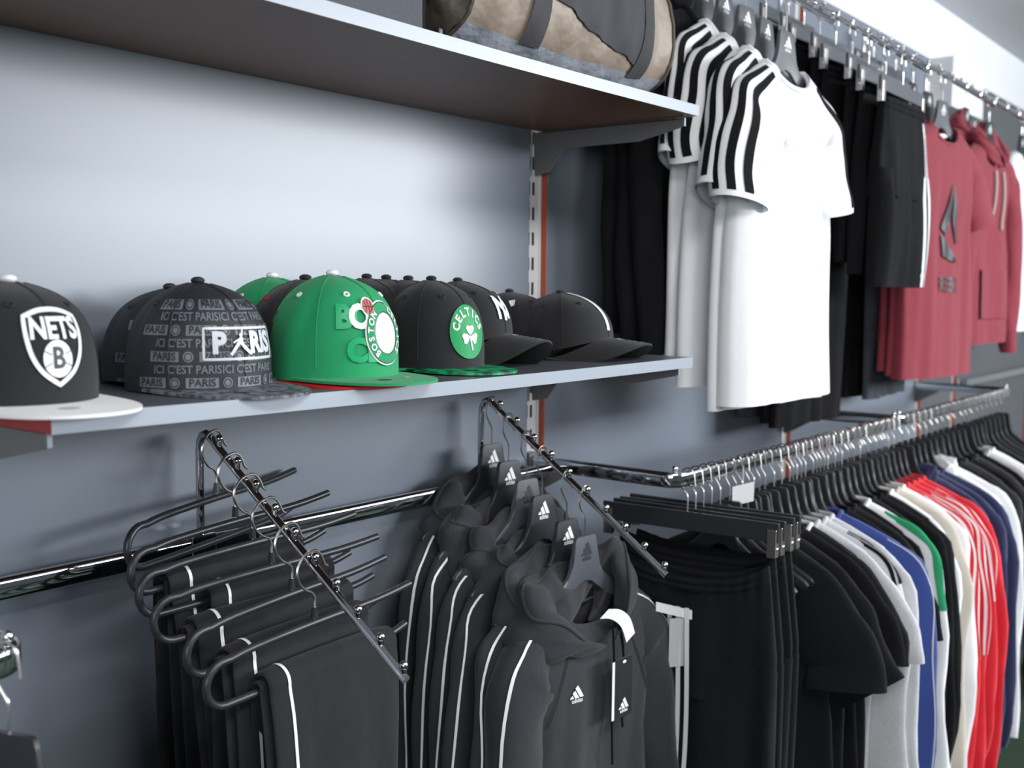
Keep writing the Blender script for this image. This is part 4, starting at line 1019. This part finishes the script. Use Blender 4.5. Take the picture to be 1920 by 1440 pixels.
# shorts and long trousers on the second arm
chs = clip_hanger('clip_hanger', .17, M_hangg, .034)
LBL = ['nearest the wall', 'second from the wall', 'third from the wall', 'fourth from the wall', 'fifth from the wall', 'sixth from the wall', 'seventh from the wall', 'frontmost']
for k in range(8):
    loc = hang_on(AX[1], k*1.14); rz = radians((0, 4, -3, 2, -4, 3, -2, 1)[k]); lab = 'grey clip hanger on the shorts arm, %s' % LBL[k]
    if k == 0: o = chs; o.location = loc+Vector((0, 0, H0)); o.rotation_euler = (0, 0, rz); o['label'] = lab; o['group'] = 'grey clip hangers on the shorts arm'
    else: dup(chs, loc, lab, rz, 'grey clip hangers on the shorts arm')
    if k < 3:
        clip_pants(loc, ['grey denim trousers nearest the wall under the shorts', 'black long trousers second from the wall under the shorts', 'black long trousers third from the wall behind the shorts'][k], rz, 300+k, M_jean if k == 0 else M_blackcl, 'long_trousers', 'trousers', length=1.02-.02*k, hipw=.20, th=.02, group='long trousers behind the shorts')
    else:
        f = k == 7
        clip_pants(loc, 'black sports shorts %s' % ['at the back of the row', 'second of the row', 'third of the row', 'just behind the front pair', 'with three white side stripes at the front'][k-3], rz, 310+k, M_blackcl, 'sports_shorts', 'shorts', length=.46, w=.150, hipw=.178, th=.016 if not f else .026, crotch=.24, hemw=.104, group='black sports shorts', stripes=(1, ((.80, .815), (.828, .843), (.856, .871))) if f or k == 4 else None, wus=((.863, .873), (.886, .896), (.912, .922)), logo=(1, .80, .90) if k in (5, 7) else None)
# long trousers on the back of the third arm, under the maroon t-shirts
for j, k in enumerate((.2, 1.1, 2.0)):
    loc = hang_on(AX[2], k); rz = radians((2, -3, 4)[j])
    dup(chs, loc, 'grey clip hanger behind the maroon t-shirts, %s' % LBL[j], rz, 'grey clip hangers on the maroon arm')
    clip_pants(loc, ['black long trousers nearest the wall behind the maroon t-shirts', 'black long trousers in the middle behind the maroon t-shirts', 'grey denim trousers showing under the maroon t-shirt hems'][j], rz, 340+j, M_jean if j == 2 else M_blackcl, 'long_trousers', 'trousers', length=1.0-.02*j, hipw=.20, th=.018, group='long trousers behind the maroon t-shirts')
# maroon tops
for j, k in enumerate((3.4, 4.6, 5.7)):
    loc = hang_on(AX[2], k); last = j == 2; rz = radians((3, -3, -7)[j])
    upper_hanger(loc, 'hanger in the maroon t-shirts, %s' % ['rearmost', 'middle one', 'frontmost'][j], last, rz)
    g = Gar('t_shirt', loc, ['maroon t-shirt rearmost of three', 'maroon t-shirt in the middle of three', 'frontmost maroon t-shirt with dark triangle print'][j], 't-shirt', M_maroon, rz, 'maroon t-shirts', seed=400+j, kind='tee', w=.215, length=.80-.02*j, hemw=.24, th=.02 if not last else .032, hemth=.03 if not last else .05, fold=.013 if not last else .006, rb=.9, nf=.06).body(96, 44).sleeves().collar(.006)
    if last:
        F = g.front_fn(.006)
        m = MB()
        for tri in ([(-.062, .06), (-.006, .20), (-.010, .085), (-.030, .035)], [(-.002, .195), (.062, .02), (.030, .012), (.004, .10)], [(-.062, .045), (-.052, -.025), (.050, -.045), (-.030, .020)]):
            put_poly(m, dense(tri, .02), lambda x, y: F(x, -.53+y), 0, 4)
        m.build('triangle_print', M_logod, g.t, smooth=False)
        m = MB(); put_text(m, 'REEBOK', .062, lambda x, y: F(x, -.64+y), .015, 0, 0, .60, .02); m.build('lettering', M_logod, g.t, smooth=False)
        m = MB(); m.tube([Vector((.055*cos(a), .02+.012*sin(a)-.02, g.zn-.018-.012*sin(pi*i/10))) for i, a in enumerate([pi*q/10 for q in range(11)])], .008, 6); m.build('neck_label', M_card, g.t)
for j, k in enumerate((3, 5)):
    loc = hang_on(AX[3], k); rz = radians((2, -4)[j]); upper_hanger(loc, 'hanger in the %s maroon hoodie' % ['rear', 'front'][j], False, rz)
    g = Gar('hoodie', loc, ['rear maroon hoodie at the right edge', 'front maroon hoodie with pale drawstrings at the right edge'][j], 'hoodie', M_maroon, rz, 'maroon hoodies', seed=420+j, kind='long', w=.215, length=.70, hemw=.225, th=.03, hemth=.045, fold=.008, nf=.06).body().sleeves(cuffs=True).hemband().hood(amp=.008, h=.05, ysc=1.4)
    if j:
        F = g.front_fn(.004)
        for s in (-1, 1):
            m = MB(); m.tube([F(s*.035, -.26-.02*i) + Vector((0, -.004, 0)) for i in range(9 if s < 0 else 11)], .0045, 6); m.build('drawstring', M_beige, g.t)
        m = MB(); m.grid(lambda u, v: F(-.14+.28*u, -.60-.17*v)+Vector((0, -.004, 0)), 12, 8); m.build('kangaroo_pocket', M_maroon, g.t, ang=75)
loc = hang_on(AX[4], 4); upper_hanger(loc, 'hanger in the white sweatshirt at the far right edge')
Gar('sweatshirt', loc, 'white sweatshirt on the far arm at the right edge', 'sweatshirt', M_whitecl, 0, seed=450, kind='long', th=.03, hemth=.045).body().sleeves().collar()
# ------------------------------------------------------------------ wall sign, corner garment at the lower left
sgn = thing('wall_sign', (2.70, .045, .84), 'white boxed sign on the wall above the maroon tops', 'sign')
MB().box(-.21, .21, -.115, 0, 0, .185).build('box', M_white, sgn, smooth=False, bevel=.003)
m = MB(); m.box(-.17, .19, -.1165, -.115, .02, .165); m.build('panel', M_card, sgn, smooth=False)
loc = (-1.290, -.3375, RZ)
dup(ph0, loc, 'black hanger on the rail corner at the lower left', radians(-90+20), 'spare black hangers on the front rails')
Gar('jacket', loc, 'black jacket shoulder cut off at the lower left corner', 'jacket', M_blackcl2, radians(-70), seed=500, kind='long', th=.03, hemth=.03, rb=.8).body().sleeves().collar()
